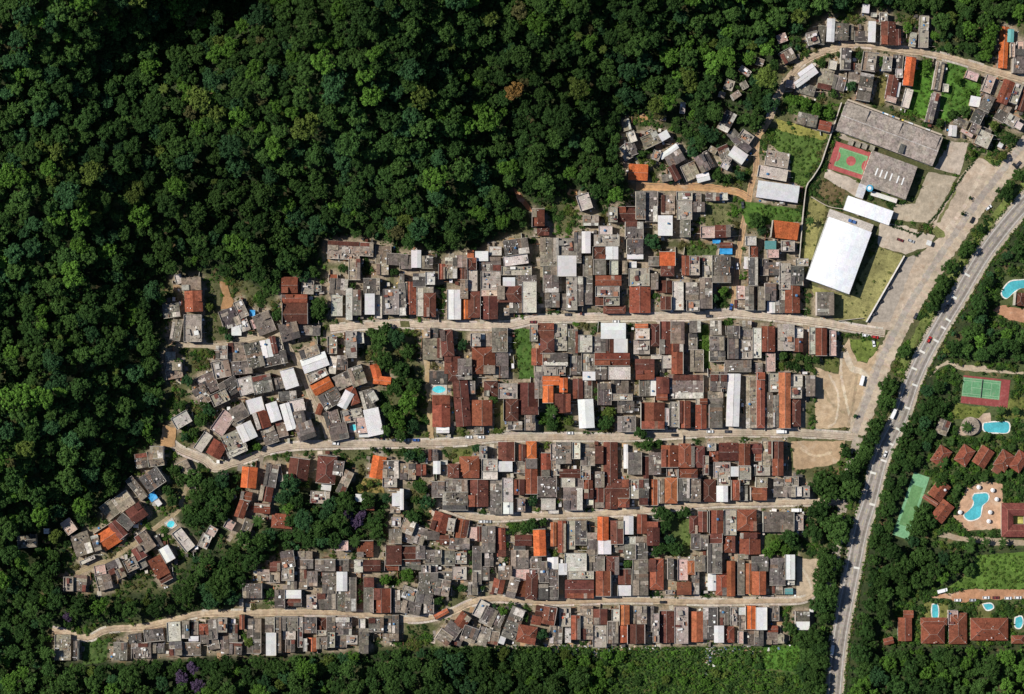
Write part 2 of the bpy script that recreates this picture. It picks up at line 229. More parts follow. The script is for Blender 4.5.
M_SHEET = material('roof_sheet', noises=((0.2, 0.66, 1.3), (0.8, 0.66, 1.3), (2.2, 0.68, 1.3)), stain=(((0.035, 0.03, 0.026), 0.5, 0.53, 0.72, 0.75), ((0.46, 0.40, 0.33), 1.1, 0.60, 0.74, 0.35), ((0.2, 0.10, 0.055), 0.45, 0.62, 0.75, 0.4)), wave=3.0)
M_TILE = material('roof_tile', noises=((0.22, 0.62, 1.3), (0.9, 0.68, 1.32), (2.4, 0.58, 1.42)), stain=(((0.035, 0.02, 0.016), 0.45, 0.54, 0.76, 0.6), ((0.36, 0.15, 0.075), 1.3, 0.60, 0.76, 0.4)), wave=2.4)
M_METAL = material('painted_sheet', rough=0.6, spec=0.3, noises=((0.2, 0.84, 1.06), (1.2, 0.86, 1.08)), stain=(((.3, .26, .21), .4, .58, .76, .45),), wave=2.6)
M_SLAB = material('concrete_slab', noises=((0.3, 0.7, 1.25), (1.8, 0.55, 1.4)), stain=(((0.045, 0.04, 0.035), 0.6, 0.54, 0.72, 0.75), ((.55, .5, .42), .9, .6, .72, .5)))
M_WALL = material('plaster_wall', noises=((0.4, 0.8, 1.15), (2, 0.85, 1.1)))
M_PLAIN = material('painted_surface', rough=0.55, spec=0.4, noises=((1.0, 0.92, 1.06),))
M_GLASSY = material('dark_glass', rough=0.15, spec=0.5, noises=((1.0, 0.95, 1.05),))
M_GROUND = material('earth_ground', noises=((0.03, 0.75, 1.2), (0.14, 0.62, 1.35), (0.9, 0.5, 1.5)), stain=(((.06, .07, .022), .12, .5, .66, .75), ((.30, .17, .09), .1, .56, .7, .5)), bump=0.08)
M_DIRT = material('packed_dirt', noises=((0.06, 0.74, 1.22), (0.3, 0.7, 1.26), (1.5, 0.82, 1.16)), stain=(((0.20, 0.105, 0.05), 0.12, 0.52, 0.7, 0.5), ((0.60, 0.50, 0.38), 0.09, 0.54, 0.7, 0.55), ((0.17, 0.14, 0.085), 0.22, 0.58, 0.74, 0.45)))
M_ASPHALT = material('asphalt', noises=((0.06, 0.8, 1.2), (0.6, 0.72, 1.25)), stain=(((0.05, 0.045, 0.04), 0.25, 0.6, 0.75, 0.4),))
M_GRASS = material('grass_soil', noises=((0.08, 0.6, 1.4), (0.4, 0.6, 1.4), (1.8, 0.55, 1.4)), stain=(((0.14, 0.11, 0.05), 0.2, 0.55, 0.75, 0.5),))
M_WATER = material('pool_water', rough=0.1, spec=0.4, noises=((0.12, 0.7, 1.25), (0.9, 0.85, 1.15)))
M_COURT = material('court_paint', rough=.85, noises=((0.15, 0.75, 1.2), (0.9, 0.78, 1.2)), stain=(((.3, .24, .2), .3, .54, .74, .5), ((.08, .07, .06), .5, .6, .75, .35)))
M_LEAF = material('foliage', src='object', rough=0.8, spec=0.06, noises=((0.9, 0.8, 1.2),))
M_LEAFS = material('foliage_mass', rough=0.8, spec=0.06, noises=((0.25, 0.8, 1.2),))
M_BARK = material('bark', noises=((3, 0.7, 1.3),))

# ------------------------------------------------------------------ survey data -> houses
houses = []
ox = oy = 0
for line in SURVEY.strip().split('\n'):
    if line.startswith('@'):
        ox, oy = map(float, line[1:].split()); continue
    for it in line.split(';'):
        f = it.split()
        if len(f) < 5: continue
        k = 160/1009.0
        if len(f) == 5:
            x0, y0, x1, y1 = map(float, f[:4])
            cx, cy, w, d, a = (x0+x1)/2, (y0+y1)/2, abs(x1-x0), abs(y1-y0), 0.0
        else:
            cx, cy, w, d, a = map(float, f[:5])
        houses.append(dict(x=ox+cx*k, y=oy+cy*k, w=w*k, d=d*k, a=a, c=f[-1]))
for x, y, w, d, a, c in ((760, 62, 7, 6, 20, 't'), (766, 74, 6, 5, 30, 'm'), (722, 95, 6, 5, 15, 'g'), (744, 85, 6, 7, -30, 'g'), (663, 118, 6, 5, 10, 't'), (649, 133, 8, 6, -25, 'm'), (676, 147, 7, 6, -30, 'l'), (727, 160, 8, 7, 30, 'm'), (628, 146, 6, 7, -20, 'm'), (713, 150, 7, 6, 28, 't'), (617, 160, 0.1, 0.1, 0, 'E'), (643, 118, 10, 9, -15, 'E'), (703, 163, 9, 7, 0, 'E'), (765, 100, 8, 16, 10, 'E'), (573, 193, 11, 8, 0, 'E'), (512, 241, 9, 6, 0, 'E'), (745, 71, 12, 6, 35, 'm'), (729, 85, 9, 10, 20, 'm'), (736, 95, 8, 6, -35, 't'), (682.5, 108, 5, 11, 5, 'l'), (718, 66, 3, 3, 0, 'w'),
                         (1014, 520, 23, 34, 0, 'X'), (27, 541, 18, 12, -5, 'd'), (205, 541, 10, 14, 25, 'm'), (212, 531, 9, 9, 30, 'p'), (47, 541, 9, 7, 0, 'E'), (22, 578, 12, 8, 0, 'E'), (209, 565, 13, 9, 10, 'E')):
    houses.append(dict(x=x, y=y, w=w, d=d, a=a, c=c))
keep = []
for h in houses:
    if any(math.hypot(h['x']-k['x'], h['y']-k['y']) < 0.3*min(h['w'], h['d'], k['w'], k['d']) + 0.4 for k in keep): continue
    keep.append(h)
houses = keep
earth_patches = [h for h in houses if h['c'] == 'E']
houses = [h for h in houses if h['c'] not in 'E']

# ------------------------------------------------------------------ roads (survey positions)
ST = {
 'S0': [(770, 118), (778, 96), (789, 78), (802, 63), (818, 54), (837, 48), (859, 44), (897, 49), (927, 53), (953, 59), (983, 68), (1004, 74), (1040, 84)],
 'S0d': [(770, 118), (764, 128), (757, 140), (756, 169), (751, 186), (748, 204), (743, 228), (739, 251), (736, 282), (733, 312)],
 'S0b': [(636, 186), (660, 187), (679, 187), (700, 187), (727, 190), (740, 193), (750, 199)],
 'S1': [(330, 329), (346, 327), (372, 325), (400, 324), (424, 325), (448, 325), (479, 326), (509, 325), (540, 319), (580, 318), (619, 317), (660, 317), (699, 316), (732, 313), (775, 317), (823, 323), (859, 329), (885, 333)],
 'W1': [(178, 345), (200, 345), (221, 346), (245, 339), (277, 333), (283, 337), (289.5, 349), (296, 361), (303, 376), (311, 397), (322, 420), (328, 438)],
 'W2': [(214, 406), (226, 398), (240, 392), (262, 391), (285, 390), (302, 384)],
 'S2': [(168, 440), (179, 449), (195, 456), (206, 461), (215, 468), (232, 463), (249, 458), (271, 450), (295, 446), (320, 445), (379, 444), (459, 442), (495, 438), (559, 437), (629, 437), (709, 433), (795, 433), (858, 437)],
 'W3': [(262, 455), (257, 480), (250, 500), (240, 520), (228, 541)],
 'W4': [(76, 574), (83, 570), (97, 564), (111, 559), (135, 543), (150, 532), (167, 519), (179, 509), (183, 497), (187, 487)],
 'S3': [(438, 505), (455, 511), (471, 516), (495, 518), (530, 516), (559, 515), (629, 512), (709, 504), (763, 503), (814, 502), (842, 503)],
 'S4': [(52, 630), (62, 632), (88, 638), (107, 630), (143, 627), (175, 620), (202, 614), (245, 613), (309, 612.5), (340, 613), (375, 615), (400, 619), (424, 619), (451, 612), (471, 603), (495, 599), (527, 601), (559, 602), (629, 600), (709, 602), (763, 601), (801, 600), (816, 592)],
}
SW = {'S0': 7, 'S0d': 6, 'S0b': 7.5, 'S1': 8.5, 'W1': 5.5, 'W2': 3.2, 'S2': 8.5, 'W3': 4.5, 'W4': 4.5, 'S3': 7.5, 'S4': 7.0}
HWY = [(1190, 60), (1100, 132), (1060, 168), (1024, 204), (987, 250), (959, 296), (940, 327), (924, 356), (912, 383), (900, 418), (882, 455), (870, 500), (861, 530), (851, 578), (843, 618), (838, 650), (834, 695), (828, 780), (822, 900)]
FRONT = [(1060, 112), (1024, 148), (1000, 178), (972, 214), (943, 256), (917, 297), (899, 330), (885, 358), (876, 382), (868, 404), (857, 434)]
def dense(pl, step=2.0):
    out = []
    n = len(pl)
    for i in range(n-1):
        p0 = pl[max(i-1, 0)]; p1 = pl[i]; p2 = pl[i+1]; p3 = pl[min(i+2, n-1)]
        k = max(1, int(math.hypot(p2[0]-p1[0], p2[1]-p1[1])/step))
        for j in range(k):
            t = j/k
            out.append(tuple(0.5*((2*b)+(-a+c)*t+(2*a-5*b+4*c-d)*t*t+(-a+3*b-3*c+d)*t**3) for a, b, c, d in zip(p0, p1, p2, p3)))
    out.append(pl[-1])
    return out

LAWNS = [  # polygon, colour, bushiness
 ([(738, 200), (757, 203), (802, 210), (801, 222), (775, 223), (752, 228), (745, 222)], (0.06, 0.12, 0.02), .5),
 ([(811, 196), (828, 207), (817, 240), (807, 276), (801, 258), (803, 226)], (0.21, 0.195, 0.07), .05),
 ([(879, 247), (903, 255), (885, 290), (866, 321), (835, 319), (826, 310), (812, 292), (809, 284), (851, 297), (862, 272)], (0.225, 0.21, 0.08), .05),
 ([(849, 339), (868, 340), (880, 342), (875, 353), (867, 362), (858, 361), (852, 350)], (0.13, 0.17, 0.035), .1),
 ([(1040, 168), (1040, 186), (1015, 208), (980, 250), (955, 288), (928, 333), (908, 372), (893, 374), (906, 348), (922, 318), (946, 278), (962, 254), (986, 222), (1010, 192)], (0.14, 0.17, 0.045), .15),
 ([(707, 202), (734, 204), (732, 225), (705, 226)], (0.12, 0.12, 0.05), .3),
 ([(684, 247), (717, 244), (716, 255), (683, 255)], (0.07, 0.10, 0.03), .5),
 ([(515, 328), (530, 329), (534, 378), (519, 379)], (0.055, 0.11, 0.02), .3),
 ([(671, 517), (691, 518), (690, 556), (672, 556)], (0.08, 0.11, 0.03), .2),
 ([(764, 533), (800, 536), (798, 556), (764, 555)], (0.06, 0.10, 0.02), .6),
 ([(771, 128), (800, 131), (826, 139), (815, 166), (806, 187), (791, 181), (790, 160), (772, 146)], (0.075, 0.125, 0.025), .55),
 ([(776, 119), (795, 124), (828, 134), (824, 140), (800, 136), (778, 130)], (0.21, 0.2, 0.05), .05),
 ([(784, 93), (800, 95), (838, 111), (833, 122), (800, 116), (783, 110)], (0.05, 0.10, 0.02), .8),
 ([(914, 70), (936, 66), (935, 85), (927, 121), (907, 112), (911, 92)], (0.07, 0.165, 0.02), .35),
 ([(948, 62), (966, 68), (981, 78), (980, 98), (958, 118), (937, 128), (940, 105)], (0.07, 0.155, 0.024), .5),
 ([(880, 74), (887, 76), (884, 107), (873, 103)], (0.15, 0.13, 0.045), .2),
 ([(977, 555), (1045, 551), (1045, 589), (966, 589), (948, 588), (973, 570)], (0.085, 0.15, 0.025), .5),
 ([(1010, 398), (1045, 396), (1045, 420), (1002, 418)], (0.13, 0.14, 0.035), .3),
 ([(953, 403), (990, 408), (978, 418), (949, 420)], (0.12, 0.14, 0.03), .3),
 ([(924, 602), (948, 602), (947, 619), (924, 619)], (0.14, 0.14, 0.04), .1),
 ([(976, 603), (992, 603), (992, 620), (976, 620)], (0.12, 0.12, 0.04), .2),
 ([(823, 180), (846, 188), (840, 207), (818, 195)], (0.13, 0.095, 0.045), .3),
 ([(82, 641), (108, 640), (106, 662), (83, 665)], (0.06, 0.10, 0.025), .5),
 ([(451, 387), (460, 386), (462, 434), (455, 434)], (0.12, 0.12, 0.05), .2),
 ([(494, 402), (505, 400), (505, 432), (495, 432)], (0.14, 0.12, 0.05), .2),
 ([(452, 449), (476, 448), (470, 458), (452, 464)], (0.10, 0.11, 0.03), .3),
 ([(698, 325), (709, 324), (710, 369), (699, 368)], (0.07, 0.13, 0.02), .6),
 ([(823, 356), (839, 358), (838, 372), (825, 371)], (0.10, 0.11, 0.03), .3),
 ([(764, 646), (800, 646), (800, 672), (762, 668)], (0.065, 0.15, 0.02), .9),
 ([(560, 690), (561, 690), (561, 691), (560, 691)], (0.06, 0.09, 0.03), .5),
 ([(205, 290), (220, 290), (222, 340), (205, 340)], (0.09, 0.085, 0.04), .5),
 ([(360, 478), (384, 478), (384, 493), (356, 492)], (0.20, 0.15, 0.05), .4),
 ([(295, 476), (312, 478), (310, 492), (296, 490)], (0.16, 0.14, 0.05), .4),
 ([(404, 268), (410, 330), (400, 330)], (0.1, 0.1, 0.04), .2),
]
SAND = (0.42, 0.31, 0.195)
LAWNS += [([(938, 238), (946, 238), (944, 232), (936, 226), (931, 230)], (.14, .15, .05), .2), ([(983, 158), (990, 163), (1002, 166), (1008, 158), (998, 160), (988, 154)], (.13, .16, .04), .3), ([(953, 193), (957, 190), (940, 222), (936, 222)], (.15, .15, .06), .3), ([(943, 254), (950, 248), (946, 262), (930, 290), (926, 289)], (.2, .17, .08), .1)]
LOTS = [  # bare ground sheets
 ('dirt_lot', [(815, 367), (826, 371), (838, 374), (845, 345), (849, 338), (852, 350), (858, 361), (867, 363), (880, 344), (886, 352), (873, 392), (864, 402), (857, 427), (816, 429)], SAND),
 ('dirt_lot', [(791, 441), (845, 441), (839, 462), (828, 466), (794, 470)], (0.40, 0.28, 0.17)),
 ('dirt_lot', [(797, 559), (818, 559), (818, 592), (806, 597), (796, 597)], (0.42, 0.33, 0.23)),
 ('gravel_lot', [(979, 157), (996, 166), (1024, 146), (1024, 166), (994, 194), (979, 218), (949, 251), (936, 275), (915, 310), (898, 330), (866, 330), (868, 322), (903, 262), (925, 250), (938, 238), (932, 226), (953, 190), (960, 176)], (0.40, 0.32, 0.24)),
 ('schoolyard', [(950, 141), (969, 143), (959, 175), (934, 169)], (0.42, 0.35, 0.28)),
 ('schoolyard', [(928, 172), (957, 177), (950, 190), (932, 224), (890, 219), (894, 204), (915, 204)], (0.36, 0.30, 0.22)),
 ('schoolyard', [(880, 222), (906, 226), (935, 236), (930, 246), (905, 254), (878, 246)], (0.44, 0.37, 0.29)),
 ('schoolyard', [(826, 169), (846, 176), (866, 184), (862, 200), (845, 190), (824, 177)], (0.44, 0.37, 0.30)),
 ('schoolyard', [(838, 137), (874, 150), (876, 148), (840, 133)], (0.40, 0.34, 0.27)),
 ('parking_strip', [(905, 258), (917, 255), (890, 322), (868, 322)], (0.32, 0.275, 0.225)),
 ('resort_terrace', [(982, 481), (1003, 484), (1003, 529), (967, 531), (953, 516), (959, 506), (966, 488)], (0.48, 0.30, 0.19)),
 ('resort_terrace', [(975, 415), (990, 412), (991, 424), (978, 434), (960, 436), (956, 433), (965, 420)], (0.45, 0.34, 0.25)),
 ('resort_terrace', [(992, 310), (1002, 305), (1040, 312), (1040, 326), (1010, 320)], (0.42, 0.22, 0.13)),
 ('garden_path', [(926, 599), (945, 593), (968, 589), (1045, 589), (1045, 598), (975, 600), (962, 603), (945, 598)], (0.42, 0.22, 0.12)),
 ('garden_path', [(936, 536), (945, 532), (962, 536), (1000, 538), (1040, 541), (1040, 546), (990, 545), (960, 541)], (0.33, 0.26, 0.18)),
 ('garden_path', [(930, 378), (936, 366), (948, 360), (962, 365), (985, 366), (990, 370), (1030, 372), (1030, 375), (985, 372), (960, 370), (948, 364), (940, 368)], (0.42, 0.34, 0.24)),
 ('bare_slope', [(513, 188), (518, 190), (529, 204), (533, 212), (527, 209), (518, 200)], (0.36, 0.15, 0.07)),
 ('bare_slope', [(219, 282), (226, 281), (229, 292), (234, 301), (231, 309), (221, 309), (223, 296)], (0.30, 0.17, 0.08)),
 ('bare_slope', [(163, 425), (176, 428), (175, 446), (160, 448)], (0.42, 0.25, 0.12)),
 ('bare_slope', [(414, 329), (422, 330), (424, 362), (428, 438), (434, 438), (430, 370), (426, 330)], (0.36, 0.26, 0.14)),
]
E_CLEAR = [[(925, 372), (945, 358), (1040, 366), (1040, 440), (1000, 440), (950, 440), (943, 405), (955, 385)], [(922, 470), (935, 440), (1040, 440), (1040, 548), (934, 548), (920, 500)], [(892, 588), (940, 586), (1040, 586), (1040, 644), (880, 646), (880, 632), (894, 632)], [(898, 536), (922, 470), (934, 476), (910, 545)], [(994, 268), (1040, 266), (1040, 332), (985, 324), (990, 305)]]
# ------------------------------------------------------------------ rasters of the survey: what stands where
W_, H_ = 1024, 694
occ = np.zeros((H_, W_), bool)       # houses
hard = np.zeros((H_, W_), bool)      # roads, lots, courts
yy, xx = np.mgrid[0:H_, 0:W_]
def stamp_rect(arr, h, grow=0.0):
    a = math.radians(h['a']); c, s_ = math.cos(a), math.sin(a)
    R = math.hypot(h['w'], h['d'])/2 + grow + 1
    x0, x1 = max(0, int(h['x']-R)), min(W_, int(h['x']+R)+2); y0, y1 = max(0, int(h['y']-R)), min(H_, int(h['y']+R)+2)
    if x0 >= x1 or y0 >= y1: return
    dx = xx[y0:y1, x0:x1]-h['x']; dy = yy[y0:y1, x0:x1]-h['y']
    u = dx*c+dy*s_; v = -dx*s_+dy*c
    arr[y0:y1, x0:x1] |= (abs(u) < h['w']/2+grow) & (abs(v) < h['d']/2+grow)
def stamp_poly(arr, poly):
    xs = [p[0] for p in poly]; ys = [p[1] for p in poly]
    x0, x1 = max(0, int(min(xs))), min(W_, int(max(xs))+2); y0, y1 = max(0, int(min(ys))), min(H_, int(max(ys))+2)
    if x0 >= x1 or y0 >= y1: return
    X = xx[y0:y1, x0:x1]; Y = yy[y0:y1, x0:x1]
    r = np.zeros(X.shape, bool); j = len(poly)-1
    for i in range(len(poly)):
        xi, yi = poly[i]; xj, yj = poly[j]
        if yi != yj:
            r ^= ((yi > Y) != (yj > Y)) & (X < (xj-xi)*(Y-yi)/(yj-yi)+xi)
        j = i
    arr[y0:y1, x0:x1] |= r
def stamp_line(arr, pl, w):
    for x, y in dense(pl, 1.5):
        x0, x1 = max(0, int(x-w)), min(W_, int(x+w)+2); y0, y1 = max(0, int(y-w)), min(H_, int(y+w)+2)
        if x0 < x1 and y0 < y1:
            arr[y0:y1, x0:x1] |= (xx[y0:y1, x0:x1]-x)**2+(yy[y0:y1, x0:x1]-y)**2 < w*w
for h in houses: stamp_rect(occ, h)
for k, pl in ST.items(): stamp_line(hard, pl, SW[k]/2+0.5)
stamp_line(hard, HWY, 9.5); stamp_line(hard, FRONT, 9)
for n, poly, c in LOTS: stamp_poly(hard, poly)
lawn = np.zeros((H_, W_), bool)
for poly, c, b in LAWNS: stamp_poly(lawn, poly)
COURTS = [dict(x=851, y=161, w=42, h=0, d=30, a=18, c=''), dict(x=984.5, y=392, w=49, d=33, a=6, c=''), dict(x=910, y=506, w=18, d=70, a=20, c=''),
          dict(x=889.5, y=133.5, w=104, d=34, a=20.5, c=''), dict(x=889, y=175, w=49, d=36, a=20, c=''), dict(x=868.5, y=210.5, w=49, d=16, a=19, c=''),
          dict(x=839, y=255, w=48, d=82, a=20, c=''), dict(x=996, y=427, w=27, d=12, a=2, c='')]
for x, y, w, d in ((1019, 290, 36, 26), (936, 611, 8, 15), (1018, 623, 10, 13), (988, 607, 12, 9), (969.5, 426, 21, 20)): COURTS.append(dict(x=x, y=y, w=w, d=d, a=0, c=''))
for c in COURTS: stamp_rect(hard, c, 1)
VIL = [(168, 275), (200, 272), (245, 280), (275, 300), (285, 280), (310, 275), (325, 240), (360, 236), (395, 245), (440, 252), (475, 250), (500, 235), (535, 225), (533, 212), (511, 189), (517, 186), (532, 205), (540, 215), (548, 205), (570, 188), (600, 200), (615, 205), (635, 190), (622, 160), (620, 120), (650, 110), (665, 130), (690, 145), (700, 160), (730, 150), (745, 140), (758, 135), (775, 105), (775, 80), (785, 55), (800, 50), (815, 20), (845, 12), (890, 12), (930, 18), (940, 50), (985, 65), (985, 30), (1024, 20), (1024, 200), (985, 245), (920, 350), (885, 440), (855, 500), (835, 560), (815, 580), (810, 640), (700, 646), (555, 645), (450, 645), (400, 648), (240, 654), (110, 660), (55, 655), (55, 630), (110, 625), (200, 612), (240, 605), (250, 570), (275, 555), (340, 548), (390, 545), (390, 500), (380, 480), (300, 478), (240, 560), (225, 550), (235, 520), (255, 470), (215, 470), (190, 500), (175, 520), (200, 545), (170, 590), (120, 595), (65, 590), (60, 560), (75, 540), (105, 510), (135, 480), (150, 450), (170, 440), (165, 400), (160, 340)]
vil = np.zeros((H_, W_), bool); stamp_poly(vil, VIL)
def dilate(a, n):
    a = a.copy()
    for i in range(n):
        b = a.copy()
        b[1:] |= a[:-1]; b[:-1] |= a[1:]; b[:, 1:] |= a[:, :-1]; b[:, :-1] |= a[:, 1:]
        a = b
    return a
def blur(a, n):
    a = a.astype(np.float32)
    for i in range(n):
        p = np.pad(a, 1, mode='edge')
        a = (p[:-2, 1:-1]+p[2:, 1:-1]+p[1:-1, :-2]+p[1:-1, 2:]+2*p[1:-1, 1:-1])/6
    return a
near_house = dilate(occ, 3)

# ------------------------------------------------------------------ terrain: the wooded hill north-west of the village
GX0, GY0, GSTEP = -700, -600, 8.0
NX, NY = int(2400/GSTEP)+1, int(1900/GSTEP)+1
gx = GX0+np.arange(NX)*GSTEP; gy = GY0+np.arange(NY)*GSTEP
GXX, GYY = np.meshgrid(gx, gy)
# foot of the hill as a polyline; everything on its north-west side climbs
FOOT = [(-700, 640), (0, 600), (30, 560), (50, 520), (90, 480), (135, 440), (140, 360), (150, 270), (240, 262), (300, 245), (330, 228), (400, 232), (470, 240), (520, 175), (600, 165), (610, 100), (680, 60), (765, 40), (810, 0), (860, -30), (1700, -60)]
HILLP = FOOT+[(1700, -700), (-700, -700)]
inside = np.zeros(GXX.shape, bool); j = len(HILLP)-1
for i in range(len(HILLP)):
    xi, yi = HILLP[i]; xj, yj = HILLP[j]
    if yi != yj: inside ^= ((yi > GYY) != (yj > GYY)) & (GXX < (xj-xi)*(GYY-yi)/(yj-yi)+xi)
    j = i
D = np.full(GXX.shape, 1e9)
for (x0, y0), (x1, y1) in zip(FOOT[:-1], FOOT[1:]):
    l2 = (x1-x0)**2+(y1-y0)**2
    t = np.clip(((GXX-x0)*(x1-x0)+(GYY-y0)*(y1-y0))/l2, 0, 1)
    D = np.minimum(D, np.hypot(GXX-x0-t*(x1-x0), GYY-y0-t*(y1-y0)))
D = np.where(inside, D, 0)*S
ridge = 1+0.22*np.sin(GXX/47+1.1*np.sin(GYY/61))+0.14*np.sin(GYY/37+GXX/90+2)
HZ = 175*(1-np.exp(-D/330))*ridge
HZ = blur(HZ, 5)
HZ[~inside] *= np.clip(1-(np.where(inside, 0, 1)[~inside]), 0, 1)
def build_terrain():
    # one sheet: fine where the survey lies, stretching out to the horizon
    n = 3.0
    xs = np.concatenate([np.array([-9000, -4000, -2000, -1200, -700, -400, -200, -100, -50]), np.arange(-24, 1024+25, n), np.array([1080, 1130, 1230, 1430, 1730, 2230, 3030, 5030, 10030])])
    ys = np.concatenate([np.array([-9000, -4000, -2000, -1200, -600, -300, -150, -80, -45]), np.arange(-24, 694+25, n), np.array([750, 800, 900, 1100, 1400, 1900, 2700, 4700, 9700])])
    X, Y = np.meshgrid(xs, ys)
    Z = np.array([[hill(x, y) for x in xs] for y in ys])
    k = S*(1-Z/H)
    V = np.stack([(X-512)*k, (347-Y)*k, Z], -1).reshape(-1, 3)
    ny, nx = X.shape
    idx = np.arange(ny*nx).reshape(ny, nx)
    F = np.stack([idx[1:, :-1], idx[1:, 1:], idx[:-1, 1:], idx[:-1, :-1]], -1).reshape(-1, 4)
    me = bpy.data.meshes.new('ground')
    me.from_pydata(V.tolist(), [], F.tolist())
    me.polygons.foreach_set('use_smooth', [True]*len(F))
    # land cover: woodland litter, trodden village soil, concrete yards
    vm = blur(dilate(vil & near_house, 2), 4)
    vm2 = blur(vil, 2)
    base = np.zeros((ny, nx, 3), np.float32); base[:] = (0.030, 0.042, 0.016); base[(Y > 640) & (Y < 715) & (X > 430) & (X < 840)] = (0.052, 0.095, 0.022)
    for q in E_CLEAR:
        k_ = np.array([[inpoly(x, y, q) if (880 < x < 1060 and 255 < y < 660) else False for x in xs] for y in ys]); base[k_] = (0.065, 0.085, 0.03)
    ix = np.clip(X, 0, W_-1).astype(int); iy = np.clip(Y, 0, H_-1).astype(int)
    a = np.where((X >= 0) & (X < W_) & (Y >= 0) & (Y < H_), vm2[iy, ix], 0)[..., None]
    b = np.where((X >= 0) & (X < W_) & (Y >= 0) & (Y < H_), vm[iy, ix], 0)[..., None]
    base = base*(1-a)+np.array((0.085, 0.088, 0.036))*a
    conc = np.array((0.27, 0.215, 0.155))
    base = base*(1-b)+conc*b
    at = me.attributes.new('col', 'FLOAT_COLOR', 'POINT')
    at.data.foreach_set('color', np.concatenate([base, np.ones((ny, nx, 1))], -1).astype(np.float32).ravel())
    me.materials.append(M_GROUND)
    o = bpy.data.objects.new('ground', me); COL.objects.link(o)
    tag(o, kind='structure')
build_terrain()

def sheet(name, poly, col, mat, z=0.012, kind='structure'):
    m = MB()
    b = bmesh.new()
    vs = [b.verts.new(P(x, y, z+hill(x, y))) for x, y in poly]
    f = b.faces.new(vs); 
    if f.normal.z == 0: f.normal_update()
    f.normal_update()
    if f.normal.z < 0: f.normal_flip()
    bmesh.ops.triangulate(b, faces=[f])
    for f in b.faces: m.face([tuple(v.co) for v in f.verts], col)
    b.free()
    o = m.build(name, mat)
    tag(o, kind=kind)
    return o
def ragged(poly, amp=1.2, step=4.0):
    out = []
    n = len(poly)
    for i in range(n):
        (x0, y0), (x1, y1) = poly[i], poly[(i+1) % n]
        k = max(1, int(math.hypot(x1-x0, y1-y0)/step))
        for j in range(k):
            t = j/k
            out.append((x0+(x1-x0)*t+rng.uniform(-amp, amp)*0.6, y0+(y1-y0)*t+rng.uniform(-amp, amp)*0.6))
    return out
def ribbon(m, pl, w0, w1, z, col, top=None, zj=None, wob=0.0):
    """strip between the offsets w0..w1 (pixels, + = right of travel) of a polyline"""
    d = dense(pl, 2.0); n = len(d); L_, R_ = [], []
    for i in range(n):
        a, b = d[max(i-1, 0)], d[min(i+1, n-1)]
        tx, ty = b[0]-a[0], b[1]-a[1]; l = math.hypot(tx, ty) or 1
        nx_, ny_ = -ty/l, tx/l
        q0, q1 = w0+rng.uniform(-wob, wob), w1+rng.uniform(-wob, wob)
        L_.append((d[i][0]+nx_*q0, d[i][1]+ny_*q0)); R_.append((d[i][0]+nx_*q1, d[i][1]+ny_*q1))
    for i in range(n-1):
        c = jit(col, 0.05)
        za, zb = (z+zj(*d[i]), z+zj(*d[i+1])) if zj else (z, z)
        A, B, C_, D_ = P(*L_[i], za), P(*L_[i+1], zb), P(*R_[i+1], zb), P(*R_[i], za)
        m.face([A, D_, C_, B], c)
        if top:
            lo = lambda p: (p[0], p[1], p[2]-top)
            m.face([A, B, lo(B), lo(A)], c); m.face([C_, D_, lo(D_), lo(C_)], c)
EARTHY = (0.40, 0.28, 0.165); PALE = (0.49, 0.405, 0.315)
SC = {'S0': mix(EARTHY, PALE, .5), 'S0d': (0.42, 0.27, 0.15), 'S0b': (0.47, 0.27, 0.13), 'S1': PALE, 'W1': (0.40, 0.33, 0.24), 'W2': (0.36, 0.32, 0.25), 'S2': (0.42, 0.345, 0.26), 'W3': (0.26, 0.22, 0.17), 'W4': (0.34, 0.27, 0.16), 'S3': (0.47, 0.38, 0.275), 'S4': (0.45, 0.345, 0.235)}
zi = 0
for k, pl in ST.items():
    m = MB(); w = SW[k]/2
    zi += 1
    zz = 0.03+0.004*zi
    ribbon(m, pl, -w, w, zz, SC[k], wob=0.35, zj=hill)
    m.build('street', M_DIRT)['kind'] = 'structure'
    g = MB(); sg = rng.choice((-1, 1))
    ribbon(g, pl, *sorted((sg*(w-1.7), sg*(w-1.2))), zz+.05, (.16, .11, .08), wob=.12, zj=hill); g.build('gutter', M_DIRT)['kind'] = 'structure'
    for o_ in (-.9, .9):
        g = MB(); ribbon(g, pl, o_-.45, o_+.45, zz+.054, mix(SC[k], (.2, .15, .1), .35), wob=.3, zj=hill); g.build('wheel_tracks', M_DIRT)['kind'] = 'structure'
    if k in ('S1', 'S2', 'S3', 'S4', 'S0'):
        for sgn in (-1, 1):
            q = MB(); d = dense(pl, 2.0); i = 0
            while i < len(d)-4:       # short stretches of raised pavement, each house its own
                L = rng.randint(3, 9)
                seg = d[i:i+L+1]
                if len(seg) > 2 and rng.random() < (0.3 if k == 'S0' or (k == 'S4' and i < len(d)*0.45) else 0.8):
                    a, b = sorted((sgn*(w-1.1), sgn*(w+0.9)))
                    ribbon(q, seg, a, b, 0.15+rng.uniform(0, .03), jit((0.46, 0.40, 0.33), .18), top=0.15)
                i += L
            q.build('pavement', M_SLAB)['kind'] = 'structure'
for n, poly, c in LOTS:
    zi += 1
    sheet(n, ragged(poly), c, M_DIRT if n != 'parking_strip' else M_ASPHALT, 0.02+0.004*(zi % 20)+(0.0 if 'lot' in n else 0.4 if n == 'bare_slope' else 0.1 if n == 'parking_strip' else 0.05))
